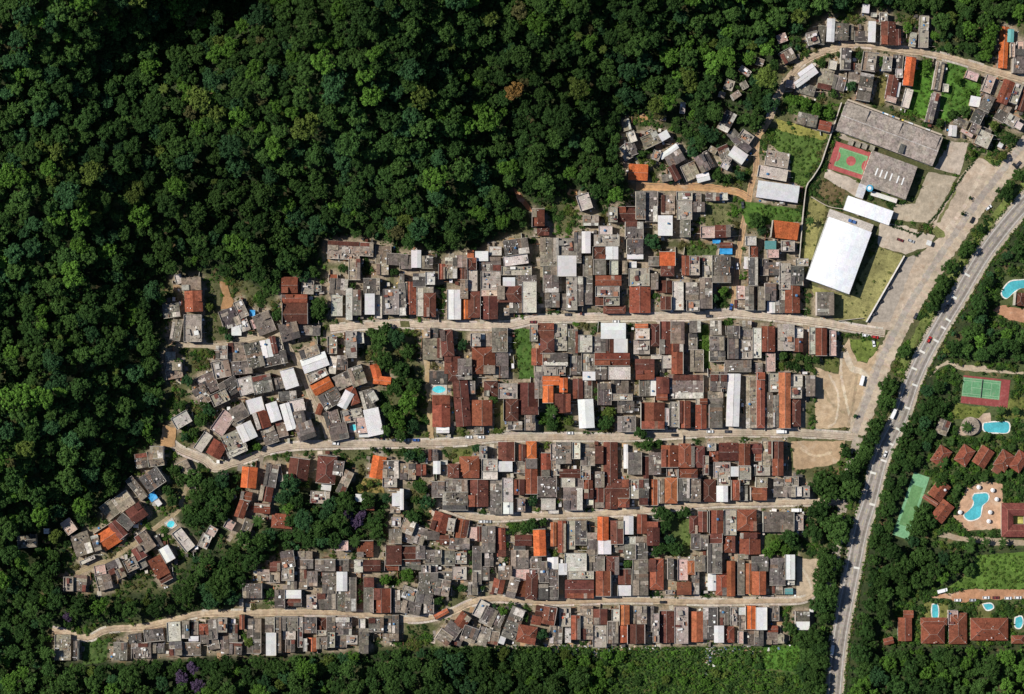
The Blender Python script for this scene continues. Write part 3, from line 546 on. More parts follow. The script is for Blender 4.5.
for h in earth_patches:
    a = -math.radians(h['a'])
    sheet('bare_earth', [(h['x']+h['w']/2*math.cos(t)*(1+rng.uniform(-.3, .3)), h['y']+h['d']/2*math.sin(t)*(1+rng.uniform(-.3, .3))) for t in [i*math.pi/6 for i in range(12)]], (0.40, 0.22, 0.10), M_DIRT, 0.35)
for poly, c, b in LAWNS:
    zi += 1
    sheet('lawn', ragged(poly), c, M_GRASS, 0.10+0.004*(zi % 16))
for pl, wd, cc in (([(829, 374), (838, 395), (836, 420), (828, 427)], 1.1, (.52, .42, .3)), ([(845, 352), (852, 368), (862, 372), (870, 384)], 3.0, (.55, .46, .34)), ([(843, 345), (841, 372), (846, 400), (852, 425)], 1.3, (.54, .44, .32)), ([(857, 372), (854, 398), (848, 426)], 1.2, (.32, .24, .15)), ([(822, 385), (830, 402), (846, 414)], 1.0, (.33, .25, .15)), ([(800, 448), (815, 456), (832, 452)], 1.2, (.5, .38, .25)), ([(800, 565), (808, 578), (812, 590)], 1.2, (.5, .42, .32)), ([(985, 165), (965, 205), (945, 232)], 2.0, (.46, .38, .29)), ([(948, 250), (925, 285), (905, 318)], 2.4, (.36, .22, .13))):
    g = MB(); zi += 1; ribbon(g, pl, -wd, wd, .115+.003*(zi % 9), cc, wob=.5); g.build('wheel_tracks', M_DIRT)['kind'] = 'structure'
m = MB()
# frontage road and highway
ribbon(m, FRONT, -8.5, 8.5, 0.17, (0.43, 0.35, 0.26), wob=1.2); m.build('frontage_road', M_DIRT)['kind'] = 'structure'
m = MB(); ribbon(m, FRONT, -0.5, 6.0, 0.18, (0.345, 0.298, 0.25), wob=.8); m.build('frontage_road', M_DIRT)['kind'] = 'structure'
m = MB(); ribbon(m, [(858, 437), (850, 465), (843, 500), (838, 540), (829, 580), (818, 594)], -5, 4, 0.19, (0.34, 0.29, 0.23), wob=.5); m.build('service_road', M_DIRT)['kind'] = 'structure'
m = MB(); ribbon(m, HWY, -10, 10.5, 0.2, (0.42, 0.36, 0.28), wob=.4); m.build('highway_shoulder', M_DIRT)['kind'] = 'structure'
m = MB(); ribbon(m, HWY, -7.6, 7.6, 0.21, (0.31, 0.275, 0.24)); m.build('highway', M_ASPHALT)['kind'] = 'structure'
m = MB(); ribbon(m, HWY, -4.6, -2.4, 0.214, (0.21, 0.185, 0.16), wob=.3); ribbon(m, HWY, 2.4, 4.6, 0.214, (0.21, 0.185, 0.16), wob=.3); m.build('wheel_tracks', M_ASPHALT)['kind'] = 'structure'
m = MB()
ribbon(m, HWY, -6.0, -5.6, 0.22, (0.55, 0.54, 0.5)); ribbon(m, HWY, 5.6, 6.0, 0.22, (0.55, 0.54, 0.5))
d = dense(HWY, 2.0)
for i in range(0, len(d)-3, 6):
    ribbon(m, d[i:i+4], -0.2, 0.2, 0.22, (0.5, 0.42, 0.22))
for (x, y) in ((968, 273), (953, 294), (942, 315), (941, 325), (933, 338), (923, 352), (915, 368), (909, 382), (900, 405), (897, 427), (891, 443), (885, 461), (879, 474), (869, 502), (853, 567)):
    i = min(range(len(d)), key=lambda q: (d[q][0]-x)**2+(d[q][1]-y)**2)
    sd = rng.choice((-1, 1, 1))
    ribbon(m, d[i:i+2], *sorted((sd*0.5, sd*6.5)), 0.224, (0.62, 0.6, 0.55))
m.build('road_markings', M_PLAIN)['kind'] = 'structure'

# ------------------------------------------------------------------ houses
BASE = {'O': (0.50, 0.122, 0.038), 'g': (0.152, 0.129, 0.108), 'd': (0.092, 0.082, 0.075), 't': (0.25, 0.203, 0.152), 'l': (0.47, 0.43, 0.37), 'w': (0.64, 0.625, 0.60), 'W': (0.62, 0.62, 0.62),
        'b': (0.120, 0.043, 0.030), 'r': (0.205, 0.064, 0.036), 'o': (0.36, 0.115, 0.05), 'p': (0.46, 0.32, 0.27), 'm': (0.30, 0.262, 0.215), 'T': (0.10, 0.28, 0.27), 'B': (0.03, 0.25, 0.55)}
WALLC = [(0.55, 0.5, 0.42), (0.45, 0.4, 0.33), (0.4, 0.22, 0.14), (0.6, 0.58, 0.55), (0.5, 0.42, 0.25), (0.35, 0.33, 0.3), (0.42, 0.3, 0.2)]
def wall_part(w, d, h):
    m = MB(); c = jit(rng.choice(WALLC), .2)
    m.box(0, 0, -0.6, w, d, h+0.6, c)
    dk = (0.02, 0.022, 0.025)
    for sx, sy, L in ((0, -1, w), (0, 1, w), (1, 0, d), (-1, 0, d)):   # openings, storey by storey
        for fl in range(1 if h < 3.9 else 2):
            n = max(1, int(L/3.2))
            for i in range(n):
                t = (i+0.5)/n*L-L/2
                door = fl == 0 and i == 0 and sy == -1
                hh, zb, ww = (2.0, 0.05, 0.85) if door else (1.0, 1.0+2.6*fl, 1.1)
                if zb+hh > h-0.1: continue
                if sx == 0: m.box(t, sy*(d/2+0.01), zb, ww, 0.06, hh, dk if not door else (0.16, 0.09, 0.05))
                else: m.box(sx*(w/2+0.01), t, zb, 0.06, ww, hh, dk)
    return m
def sheets(m, A, B, C_, D_, col, nu, nv, ja, odd):
    """roof plane A-B-C-D laid as nu x nv sheets that have aged differently"""
    A, B, C_, D_ = map(Vector, (A, B, C_, D_))
    rowt = [1+rng.uniform(-ja, ja)*.6 for _ in range(nu)]
    oc = {i: jit(rng.choice([(0.46, 0.42, 0.36), (0.10, 0.085, 0.075), (0.2, 0.13, 0.09), (0.33, 0.28, 0.22)]), .15) for i in range(nu) if rng.random() < odd}
    for i in range(nu):
        for j in range(nv):
            q = lambda u, v: tuple(A.lerp(B, u).lerp(D_.lerp(C_, u), v))
            c = tuple(x*rowt[i] for x in jit(col, ja))
            if i in oc: c = mix(c, oc[i], .75)
            m.face([q(i/nu, j/nv), q((i+1)/nu, j/nv), q((i+1)/nu, (j+1)/nv), q(i/nu, (j+1)/nv)], c)
def roof_part(w, d, h, c, villa=False):
    """returns (mesh builder, material, ridge builder or None, top height)"""
    m = MB(); col = jit(BASE[c], (0.3 if c not in 'O' else .12) if c not in 'wW' else .1, 0.06 if c not in 'wW' else .015)
    W2, D2 = w/2+0.12, d/2+0.12
    tiles = c in 'rboO'; ja = 0.12 if tiles else (0.17 if c in 'gdt' else 0.03); odd = 0.0 if c in 'wWoOT' else (0.0 if tiles else 0.14)
    mat = M_TILE if tiles else (M_METAL if c in 'wWT' else M_SHEET)
    along = w >= d
    R = None
    style = rng.random()*(.35 if villa else 1)
    if villa: col = jit(BASE['r'], .12)
    if not along: W2, D2 = D2, W2
    # local frame: ridge along u, slope along v
    T = (lambda u, v, z: (u, v, z)) if along else (lambda u, v, z: (-v, u, z))
    pitch = rng.uniform(.34, .5) if tiles else rng.uniform(.10, .2)
    nu = max(1, round(2*W2/2.1)); 
    rc = mix(col, (0.42, 0.36, 0.3), .45)
    if tiles and style < .28 and W2 > 3 and D2 > 2.2:      # hipped
        rise = pitch*D2; k = min(D2*.95, W2*.7)
        a0, a1 = T(-W2, -D2, h), T(W2, -D2, h); b0, b1 = T(-W2, D2, h), T(W2, D2, h)
        r0, r1 = T(-W2+k, 0, h+rise), T(W2-k, 0, h+rise)
        m.face([a0, a1, r1, r0], jit(col, .08)); m.face([b1, b0, r0, r1], jit(col, .08)); m.face([a1, b1, r1], jit(col, .08)); m.face([b0, a0, r0], jit(col, .08))
        m.face([a0, b0, b1, a1], col)
        R = MB()
        for p, q in ((r0, r1), (a0, r0), (a1, r1), (b0, r0), (b1, r1)):
            R.tube((p[0], p[1], p[2]+.04), (q[0], q[1], q[2]+.04), .13, .13, rc)
        top = h+rise
    elif style < (.93 if tiles else .58):                # two slopes
        rise = pitch*D2; off = rng.uniform(-.25, .25)*D2 if not tiles else rng.uniform(-.1, .1)*D2
        nv = max(1, round(D2/2.0))
        A0, A1 = T(-W2, -D2, h), T(W2, -D2, h); B0, B1 = T(-W2, D2, h), T(W2, D2, h); r0, r1 = T(-W2, off, h+rise), T(W2, off, h+rise)
        c2 = jit(col, .10)
        sheets(m, A0, A1, r1, r0, col, nu, nv, ja, odd); sheets(m, B1, B0, r0, r1, c2, nu, nv, ja, odd)
        m.face([A1, B1, r1], col); m.face([B0, A0, r0], col); m.face([A0, B0, B1, A1], col)
        if rng.random() < (.75 if tiles else .3):
            R = MB(); R.tube((r0[0], r0[1], r0[2]+.03), (r1[0], r1[1], r1[2]+.03), .14, .14, rc if tiles else mix(col, (.5, .46, .4), .5))
        top = h+rise
    else:                                                 # one slope
        rise = pitch*D2*1.2; nv = max(1, round(D2*2/2.1))
        A0, A1 = T(-W2, -D2, h), T(W2, -D2, h); B0, B1 = T(-W2, D2, h+rise), T(W2, D2, h+rise); c0, c1 = T(-W2, D2, h), T(W2, D2, h)
        sheets(m, A0, A1, B1, B0, col, nu, nv, ja, odd)
        m.face([c1, c0, B0, B1], col); m.face([A1, c1, B1], col); m.face([c0, A0, B0], col); m.face([A0, c0, c1, A1], col)
        top = h+rise
    return m, mat, R, top
def terrace_part(w, d, h, c):
    m = MB(); col = jit(BASE[c], .18, .05)
    nx_, ny_ = max(1, round(w/3.0)), max(1, round(d/3.0))
    m.box(0, 0, h-0.15, w+.1, d+.1, 0.12, col)
    sheets(m, (-w/2, -d/2, h), (w/2, -d/2, h), (w/2, d/2, h), (-w/2, d/2, h), col, nx_, ny_, .16 if c == 'm' else .05, .08 if c == 'm' else 0)
    ps = []; pc = jit(mix(col, (.55, .5, .44), .6), .12); ph = rng.uniform(.35, 1.1)
    for x, y, sx, sy in ((0, -d/2, w+.14, .17), (0, d/2, w+.14, .17), (-w/2, 0, .16, d-.18), (w/2, 0, .16, d-.18)):
        if rng.random() < .85:
            p = MB(); ps.append(p); p.box(x, y, h+.005, sx, sy, ph+rng.uniform(0, .04), pc)
    cls_ = []
    if c == 'm' or rng.random() < .4:
        for i in range(min(7, int(w*d/8)+2) if c == 'm' else 1):
            cl = MB(); cls_.append(cl)
            sx, sy = rng.uniform(.6, min(3.2, w*.5)), rng.uniform(.6, min(3.2, d*.5))
            x, y = rng.uniform(-1, 1)*(w-sx)*.46, rng.uniform(-1, 1)*(d-sy)*.46
            r = rng.random()
            if r < .45: cl.box(x, y, h+.01, sx, sy, rng.uniform(.15, 1.9), jit(rng.choice([(.5, .46, .4), (.3, .26, .22), (.2, .18, .16), (.35, .17, .1), (.62, .6, .57), (.13, .05, .04)]), .2), rot=rng.choice((0, 0, 0, .2)))
            elif r < .75: cl.box(x, y, h+.01, max(sx, 1.2), .14, rng.uniform(.8, 2.0), jit((.55, .5, .44), .2), rot=rng.choice((0, math.pi/2)))
            else: cl.box(x, y, h+.01, sx*.4, sy*.4, rng.uniform(.2, .7), jit(rng.choice([(.7, .7, .68), (.05, .2, .45), (.5, .12, .06), (.1, .1, .1), (.5, .42, .3)]), .2), rot=rng.uniform(0, 1.5))
    return m, ps, cls_
def tank_part(x, y, z, zb=None):
    m = MB(); c = jit(rng.choice([(0.06, 0.18, 0.34), (0.05, 0.15, 0.3), (.5, .5, .48), (.3, .28, .26), (.62, .6, .56)]), .15); r = rng.uniform(.5, .8)
    if zb is not None: m.box(x, y, zb, 1.1, 1.1, z-zb+.01, (.4, .35, .3))
    m.cyl(x, y, z, r*.82, r, .8, c, n=12); m.cyl(x, y, z+.8, r*1.04, r*.35, .2, jit(c, .1), n=12)
    return m
def house_parts(h):
    """list of (part name, parent index or None, MB, material), local to the house"""
    c = h['c']; hh = h['hh']
    z = hh; k = S*(1-z/H)
    w, d = max(1.5, h['w']*k), max(1.5, h['d']*k)
    out = []
    if c == 'P':
        rim = MB(); rim.box(0, 0, -.3, w, d, .5, jit((.5, .45, .4), .1)); out.append(('patio', None, rim, M_SLAB))
        wt = MB(); n = 20
        wt.face([(w*.38*math.cos(t)*(1+.1*math.cos(2*t)), d*.34*math.sin(t), .215) for t in [2*math.pi*i/n for i in range(n)]], (0.10, 0.55, 0.62)); out.append(('water', None, wt, M_WATER))
        wl = MB()
        for x, y, sx, sy in ((0, -d/2+.1, w-.4, .18), (0, d/2-.1, w-.4, .18), (-w/2+.1, 0, .18, d-.6), (w/2-.1, 0, .18, d-.6)): wl.box(x, y, .2, sx, sy, .25, (.6, .56, .5))
        out.append(('coping', None, wl, M_SLAB))
        return out
    if c == 'B':
        t = MB(); n = 5
        zz = lambda i, j: hh-.35*math.sin(math.pi*i/n)*math.sin(math.pi*j/n)+rng.uniform(-.06, .06)
        g = [[(-w/2+w*i/n, -d/2+d*j/n, zz(i, j)) for j in range(n+1)] for i in range(n+1)]
        for i in range(n):
            for j in range(n): t.face([g[i][j], g[i+1][j], g[i+1][j+1], g[i][j+1]], jit((.03, .27, .55), .12))
        out.append(('tarp_sheet', None, t, M_PLAIN))
        p = MB()
        for x in (-w/2+.1, w/2-.1):
            for y in (-d/2+.1, d/2-.1): p.cyl(x, y, -.3, .06, .06, hh+.2, (.25, .18, .1), n=6)
        out.append(('pole_frame', None, p, M_BARK))
        return out
    ins = 0.0
    out.append(('wall', None, wall_part(w-.25, d-.25, hh-.02 if c in 'lmp' else hh-.01), M_WALL))
    if c in 'lmp':
        m, p, cl = terrace_part(w-.05, d-.05, hh+.14, c)
        out.append(('roof', None, m, M_SLAB)); 
        for q in p: out.append(('parapet', 1, q, M_SLAB))
        for q in cl: out.append(('terrace_partition', 1, q, M_WALL))
        top = hh+.14
    else:
        m, mat, R, top = roof_part(w, d, hh, c, h['x'] > 870 and h['y'] > 430)
        out.append(('roof', None, m, mat))
        if R: out.append(('ridge_cap', 1, R, M_TILE if c in 'rboO' else M_SHEET))
        if not (h['x'] > 870 and h['y'] > 430) and rng.random() < (.75 if c in 'gtd' else .4):     # light edge wall on one or two sides
            pc = jit((.5, .45, .38), .2)
            for i, (x, y, sx, sy) in enumerate(rng.sample([(0, -d/2-.22, w+.3, .16), (0, d/2+.22, w+.3, .16), (-w/2-.22, 0, .16, d+.2), (w/2+.22, 0, .16, d+.2)], rng.choice((1, 2, 2)))):
                p = MB(); p.box(x, y, -.3, sx, sy, top+.5+.03*i, pc)
                out.append(('parapet', None, p, M_WALL))
    for _e in range(2 if c in 'gtd' else 1):
      if c in 'gtdbr' and w*d > 26 and not (h['x'] > 870 and h['y'] > 430) and rng.random() < .62:      # a patched-on piece of roof over one corner or a strip
          fu, fv = rng.choice(((.35, .5), (.5, .4), (1.0, .28), (.3, 1.0), (.45, .45))); fu *= rng.uniform(.8, 1.05); fv *= rng.uniform(.8, 1.05); fu = min(fu, .98); fv = min(fv, .98)
          ew, ed = w*fu, d*fv; ex, ey = rng.choice((-1, 1))*(w-ew)/2, rng.choice((-1, 1))*(d-ed)/2
          q = MB(); cc = jit(BASE[rng.choice('ggttdlb' if c in 'gtd' else 'bbrrgt')], .3); zt = top+rng.uniform(.08, .5)
          q.box(ex, ey, hh-.2, ew*.94, ed*.94, zt-hh+.18, jit((.42, .36, .29), .2))
          n_ = max(1, round(ew/2)); z2 = zt+rng.uniform(.1, .35)
          A, B, C_, D_ = (ex-ew/2, ey-ed/2, zt), (ex+ew/2, ey-ed/2, zt), (ex+ew/2, ey+ed/2, z2), (ex-ew/2, ey+ed/2, z2)
          sheets(q, A, B, C_, D_, cc, n_, 1, .15, .1)
          dn = lambda p: (p[0], p[1], zt-.06)
          for a_, b_ in ((A, B), (B, C_), (C_, D_), (D_, A)): q.face([b_, a_, dn(a_), dn(b_)], cc)
          out.append(('extension', None, q, M_SHEET)); h['ext'] = True
    h['top'] = top
    if rng.random() < (.15 if c in 'gtdlmp' else .05) and w > 2.5 and d > 2.5:
        x, y = rng.uniform(-.3, .3)*w, rng.uniform(-.3, .3)*d
        zt = hh+.15 if c in 'lmp' else top+.02
        out.append(('water_tank', None, tank_part(x, y, zt if c in 'lmp' else top+.1, None if c in 'lmp' else hh-.3), M_PLAIN))
    return out
for h in houses:
    a = h['w']*h['d']; c = h['c']
    h['area'] = a
    h['hh'] = {'P': 0, 'B': 2.4}.get(c, rng.choice([2.9, 3.1, 3.4, 4.6, 5.4, 5.8, 6.1, 6.4]) if a > 45 else rng.choice([2.4, 2.7, 3.0, 3.4, 4.2, 5.2]))+(rng.uniform(0, .5) if c not in 'P' else 0)
    if c in 'wW' and a > 150: h['hh'] = rng.uniform(5.8, 7)
    if c == 'W': h['hh'] = 6.5
    if h['x'] > 870 and h['y'] > 430: h['hh'] = rng.uniform(3.6, 4.6)
# ------------------------------------------------------------------ words for the labels
ORD = ['first', 'second', 'third', 'fourth', 'fifth', 'sixth', 'seventh', 'eighth', 'ninth', 'tenth', 'eleventh', 'twelfth', 'thirteenth', 'fourteenth', 'fifteenth', 'sixteenth', 'seventeenth', 'eighteenth', 'nineteenth', 'twentieth'] + ['twenty-'+w for w in ('first', 'second', 'third', 'fourth', 'fifth', 'sixth', 'seventh', 'eighth', 'ninth')] + ['thirtieth'] + ['thirty-'+w for w in ('first', 'second', 'third', 'fourth', 'fifth', 'sixth', 'seventh', 'eighth', 'ninth')] + ['fortieth']
SNAME = {'S1': 'topmost long street', 'S2': 'second long street', 'S3': 'third long street', 'S4': 'bottom long street', 'S0': 'top-corner dirt road', 'S0d': 'school dirt lane', 'S0b': 'short orange lane', 'W1': 'western alley', 'W2': 'western cross alley', 'W3': 'steep shaded lane', 'W4': 'southwest hamlet lane'}
DP = {k: dense(v, 4) for k, v in ST.items()}
DH = dense(HWY, 4)
def zone(x, y):
    """nearest street, side of it, distance"""
    if x > 940 - max(0, (y-330))*0.25 and y > 240 and x > min(DH, key=lambda p: abs(p[1]-y))[0]:
        return 'in the resort east of the highway', 0, 'E'
    best = (1e9, None, None)
    for k, d in DP.items():
        for p in d:
            q = (p[0]-x)**2+(p[1]-y)**2
            if q < best[0]: best = (q, k, p)
    q, k, p = best
    side = ('left of' if x < p[0] else 'right of') if k in ('S0d', 'W1', 'W3') else ('above' if y < p[1] else 'below')
    return f"{side} the {SNAME[k]}", math.sqrt(q), k
def assign_labels(items, look, noun_end='from the highway', extra=None):
    """items: dicts with x, y, zone; writes 'label' so that it names one item only"""
    groups = {}
    for it in items: groups.setdefault((look(it), it['zone'], extra(it) if extra else ''), []).append(it)
    for (lk, zn, ex), L in groups.items():
        L.sort(key=lambda t: -t['x'])
        for i, it in enumerate(L):
            if len(L) == 1: it['label'] = f"only {lk} {ex} {zn}".replace('  ', ' ')
            else: it['label'] = f"{ORD[min(i, len(ORD)-1)]} {lk} {noun_end}, {ex} {zn}".replace('  ', ' ')
LOOK = {'g': 'grey sheet-roofed house', 'd': 'dark-grey sheet-roofed house', 't': 'tan sheet-roofed house', 'l': 'pale flat-roofed house', 'w': 'white-roofed house', 'b': 'dark-brown tiled house', 'r': 'rust-red tiled house', 'o': 'dull-orange tiled house', 'O': 'bright-orange tiled house', 'm': 'cluttered flat-roofed house', 'p': 'pinkish flat-roofed house', 'T': 'teal-roofed house', 'B': 'blue tarpaulin shelter', 'P': 'small blue pool', 'W': 'long white shed', 'X': 'courtyard hotel'}
def hlook(h):
    a = h['area']; ar = max(h['w'], h['d'])/max(1, min(h['w'], h['d']))
    if h['c'] in 'BPWX': return LOOK[h['c']]
    return ('long ' if ar > 1.9 and a > 90 else 'large ' if a > 230 else 'small ' if a < 110 else '')+LOOK[h['c']]
for h in houses:
    z, dd, k = zone(h['x'], h['y'])
    h['zone'] = z; h['row'] = '' if k == 'E' else ('fronting' if dd < max(h['w'], h['d'])/2+9 else 'set back')
assign_labels(houses, hlook, extra=lambda h: h['row'])
big = sorted([h for h in houses if h['c'] not in 'BPX' and 2 < h['x'] < 1022], key=lambda h: -h['area'])
solo = set(id(h) for h in big[:300]) | set(id(h) for h in houses if h['c'] in 'BP')
mass = {}
for h in houses:
    if h['c'] == 'X': continue
    z0 = hill(h['x'], h['y']); hh = h['hh']
    loc = P(h['x'], h['y'], z0+hh); loc = (loc[0], loc[1], z0)
    rz = -math.radians(h['a'])
    parts = house_parts(h)
    if id(h) in solo:
        e = empty({'B': 'tarp_shelter', 'P': 'pool_terrace', 'W': 'storage_shed'}.get(h['c'], 'house'), loc, rz)
        tag(e, h['label'], {'B': 'shelter', 'P': 'pool', 'W': 'shed'}.get(h['c'], 'house'), {'B': 'tarpaulin shelters', 'P': 'small pools'}.get(h['c'], 'houses of the hillside settlement'))
        objs = []
        for nm, par, mb, mat in parts:
            objs.append(mb.build(nm, mat, e if par is None else objs[par]))
    else:
        M = Matrix.Translation(loc) @ Matrix.Rotation(rz, 4, 'Z')
        for nm, par, mb, mat in parts:
            mass.setdefault(mat.name, (MB(), mat))[0].add(mb, M)
allm = MB(); mats = []
for i, (nm, (mb, mat)) in enumerate(mass.items()):
    n = len(allm.v); allm.v += mb.v; allm.f += [tuple(q+n for q in f) for f in mb.f]; allm.c += mb.c; allm.m += [i]*len(mb.f); mats.append(mat)
o = allm.build('small_houses', mats)
tag(o, 'small houses and sheds packed between the larger roofs of the settlement', 'houses', kind='stuff')

# ------------------------------------------------------------------ yards: lean-tos, party walls, rubble, tanks in the gaps
free = vil & ~dilate(hard, 1) & ~lawn
cl = MB(); cnt = 0
band = dilate(occ, 5) & free
ys, xs = np.nonzero(band)
order = nr.permutation(len(ys))
for i in order[:7000]:
    x, y = xs[i]+rng.random(), ys[i]+rng.random()
    z0 = hill(x, y)
    ino = occ[int(y), int(x)]
    if ino: continue
    X, Y, _ = P(x, y, z0+1)
    r = rng.random(); rot = rng.choice((0, 0, math.pi/2, math.pi/2))+rng.uniform(-.12, .12)
    if r < .16:    # lean-to sheet on a low wall
        hh = rng.uniform(1.9, 2.5); col = jit(rng.choice([BASE['g'], BASE['t'], BASE['d'], BASE['b'], BASE['w'], BASE['l']]), .25)
        sx, sy = rng.uniform(1.2, 3.2), rng.uniform(1.0, 2.4)
        cl.box(X, Y, z0-.3, sx*.85, sy*.85, hh+.28, jit((.4, .35, .28), .25), rot); cl.box(X, Y, z0+hh, sx, sy, .06, col, rot)
    elif r < .36:  # wall
        cl.box(X, Y, z0-.4, rng.uniform(1.6, 6.5), .16, rng.uniform(1.6, 2.5)+.4, jit(rng.choice([(.5, .44, .36), (.4, .33, .26), (.6, .57, .5), (.33, .17, .1)]), .2), rot)
    elif r < .40:
        cl.cyl(X, Y, z0-.2, .5, .6, 1.1, jit(rng.choice([(.05, .2, .42), (.5, .5, .5), (.1, .1, .1)]), .2), n=8)
    elif r < .55:  # cemented yard patch
        cl.box(X, Y, z0-.2, rng.uniform(1.5, 4), rng.uniform(1.5, 4), .24+rng.uniform(0, .06), jit(rng.choice([(.36, .31, .25), (.44, .38, .3), (.22, .19, .16), (.38, .24, .14)]), .25), rot)
    else:
        s_ = rng.uniform(.3, 1.1)
        cl.box(X, Y, z0-.1, s_, s_*rng.uniform(.5, 1.6), rng.uniform(.2, .9), jit(rng.choice([(.6, .58, .54), (.5, .44, .36), (.3, .26, .2), (.36, .16, .08), (.12, .11, .1), (.7, .7, .68), (.16, .2, .3), (.45, .3, .12)]), .3), rot+rng.random())
rd = MB()
for h in houses:
    if h['c'] not in 'gtdmlpbr' or 'top' not in h: continue
    z0 = hill(h['x'], h['y']); a = -math.radians(h['a']); low = h['c'] in 'br'
    for _ in range(int(h['area']/(60 if low else 16)*rng.uniform(.2, 1.6))):
        u, v = rng.uniform(-.46, .46)*h['w'], rng.uniform(-.46, .46)*h['d']
        X, Y, _q = P(h['x'], h['y'], z0+h['hh']); u *= S; v *= S
        X += u*math.cos(a)-v*math.sin(a); Y += u*math.sin(a)+v*math.cos(a)
        hz = h['top']-h['hh']+.1; r = rng.random()
        c = jit(rng.choice([(.6, .57, .52), (.45, .4, .34), (.10, .09, .08), (.12, .1, .09), (.3, .15, .09), (.7, .69, .66), (.06, .06, .06), (.33, .29, .24)]), .25)
        if low: rd.box(X, Y, z0+h['top']-.25, rng.uniform(.25, .6), rng.uniform(.25, .6), .33, c, a)
        elif r < .6: rd.box(X, Y, z0+h['hh'], rng.uniform(.2, .6), rng.uniform(.2, .7), hz, c, a+rng.uniform(-.3, .3))
        elif r < .85: rd.box(X, Y, z0+h['hh'], rng.uniform(1.2, 3.2), rng.uniform(.15, .3), hz+.02, c, a+rng.choice((0, 1.571))+rng.uniform(-.08, .08))
        else: rd.box(X, Y, z0+h['hh'], rng.uniform(.8, 1.8), rng.uniform(.6, 1.6), hz+.05, c, a)
o = rd.build('roof_debris', M_WALL); tag(o, 'bricks, planks and scraps of sheet weighing down the roofs', 'debris', kind='stuff')
for X0, Y0, sx, sy, n in ((590, 651, 22, 7, 130), (711, 655, 6, 9, 90), (555, 648, 10, 4, 40), (505, 648, 14, 4, 40), (650, 649, 20, 3, 40), (745, 650, 30, 4, 50)):
    for _ in range(n):
        x, y = X0+rng.gauss(0, sx*.6), Y0+rng.gauss(0, sy*.6)
        if not (0 <= int(y) < H_) or occ[int(y), int(x)]: continue
        X, Y, _q = P(x, y, 0); q = rng.uniform(.3, 1.5)
        cl.box(X, Y, -.1, q, q*rng.uniform(.4, 1.3), rng.uniform(.2, .7), jit(rng.choice([(.6, .58, .54), (.5, .42, .34), (.35, .2, .12), (.7, .7, .68), (.4, .3, .22), (.15, .2, .35), (.3, .26, .2)]), .3), rng.uniform(0, 3))
o = cl.build('yard_clutter', M_WALL); tag(o, 'lean-tos, party walls and rubble filling the yards between houses', 'clutter', kind='stuff')

# ------------------------------------------------------------------ school, sports halls, courts
def A_(deg): return -math.radians(deg)
def box_building(name, px, py, w, d, ang, hh, roofc, label, cat, pitch=.16, mat=None, group=None, nridge=1, wallc=(.6, .56, .48), panel=True):
    k = S*(1-hh/H); w *= k; d *= k
    loc = P(px, py, hh); e = empty(name, (loc[0], loc[1], 0), A_(ang)); tag(e, label, cat, group)
    wl = wall_part(w-.5, d-.5, hh-.02); wl.c = [wallc if q[0] > .1 else q for q in wl.c]
    wl.build('wall', M_WALL, e)
    m = MB(); W2 = w/2
    n = max(1, round(w/2.4))
    for i in range(nridge):
        y0, y1 = -d/2+i*d/nridge, -d/2+(i+1)*d/nridge; ym = (y0+y1)/2; r = hh+pitch*(y1-y0)/2
        rows = max(1, round((y1-y0)/5))
        ja = .12 if panel else .012
        sheets(m, (-W2, y0, hh), (W2, y0, hh), (W2, ym, r), (-W2, ym, r), roofc, n, rows, ja, 0)
        sheets(m, (W2, y1, hh), (-W2, y1, hh), (-W2, ym, r), (W2, ym, r), mix(roofc, (.3, .3, .3), .05), n, rows, ja, 0)
        m.face([(W2, y0, hh), (W2, y1, hh), (W2, ym, r)], roofc); m.face([(-W2, y1, hh), (-W2, y0, hh), (-W2, ym, r)], roofc)
    m.face([(-W2, -d/2, hh), (-W2, d/2, hh), (W2, d/2, hh), (W2, -d/2, hh)], roofc)
    rf = m.build('roof', mat or M_SHEET, e)
    return e, rf, w, d
SCH = (0.33, 0.275, 0.235)
e, rf, w, d = box_building('school_building', 889.5, 133.5, 103, 31, 20.5, 6.5, SCH, 'long grey-pink two-slope school roof above the red and green court', 'school')
R = MB(); R.tube((-w/2, 0, 6.5+.16*d/2+.05), (w/2, 0, 6.5+.16*d/2+.05), .3, .3, (.5, .46, .42)); R.build('ridge_cap', M_SHEET, rf)
for t_, w_, hh_ in ((-.36, .2, .5), (.02, .12, .35), (.40, .14, .45)):
    q = MB(); q.box(w*t_, d*.25, 6.6, w*w_, d*.42, 1.0+hh_, jit(SCH, .12)); q.build('raised_roof_bay', M_SHEET, rf)
q = MB(); q.box(w*.16, -d*.33, 6.2, 3.0, d*.30, 2.3, (.10, .10, .09)); q.build('cutout_shade_block', M_SHEET, rf)  # solid dark block: the shade of a roof cutout put into its colour
pr = MB(); pr.box(0, d/2+1.4, 0, w*.98, 1.0, 3.2, (.45, .38, .3)); pr.build('rear_parapet', M_WALL, e)
for i in range(7):
    t = rng.uniform(-.42, .45); ac = MB(); ac.box(t*w, d/2+1.4, 3.205, rng.uniform(1.2, 3), .8, .5, jit(rng.choice([(.75, .75, .72), (.05, .2, .4), (.7, .55, .1), (.6, .6, .6)]), .1)); ac.build('roof_unit', M_PLAIN, e)
for x, y, nm in ((851, 142.4, 'leftmost'), (858, 144.4, 'second from left'), (864.6, 146.2, 'third from left'), (872, 148, 'rightmost')):
    box_building('school_shelter', x, y, 5.2, 5.6, 20, 2.9, jit((.30, .26, .2), .25), f'{nm} of four small square roofs between court and long school roof', 'shelter', group='small shelters behind the court')
e, rf, w, d = box_building('school_building', 889, 175, 48, 35, 20, 6.0, (0.31, 0.26, 0.22), 'squarer grey school roof with six white skylight strips beside the court', 'school', pitch=.08)
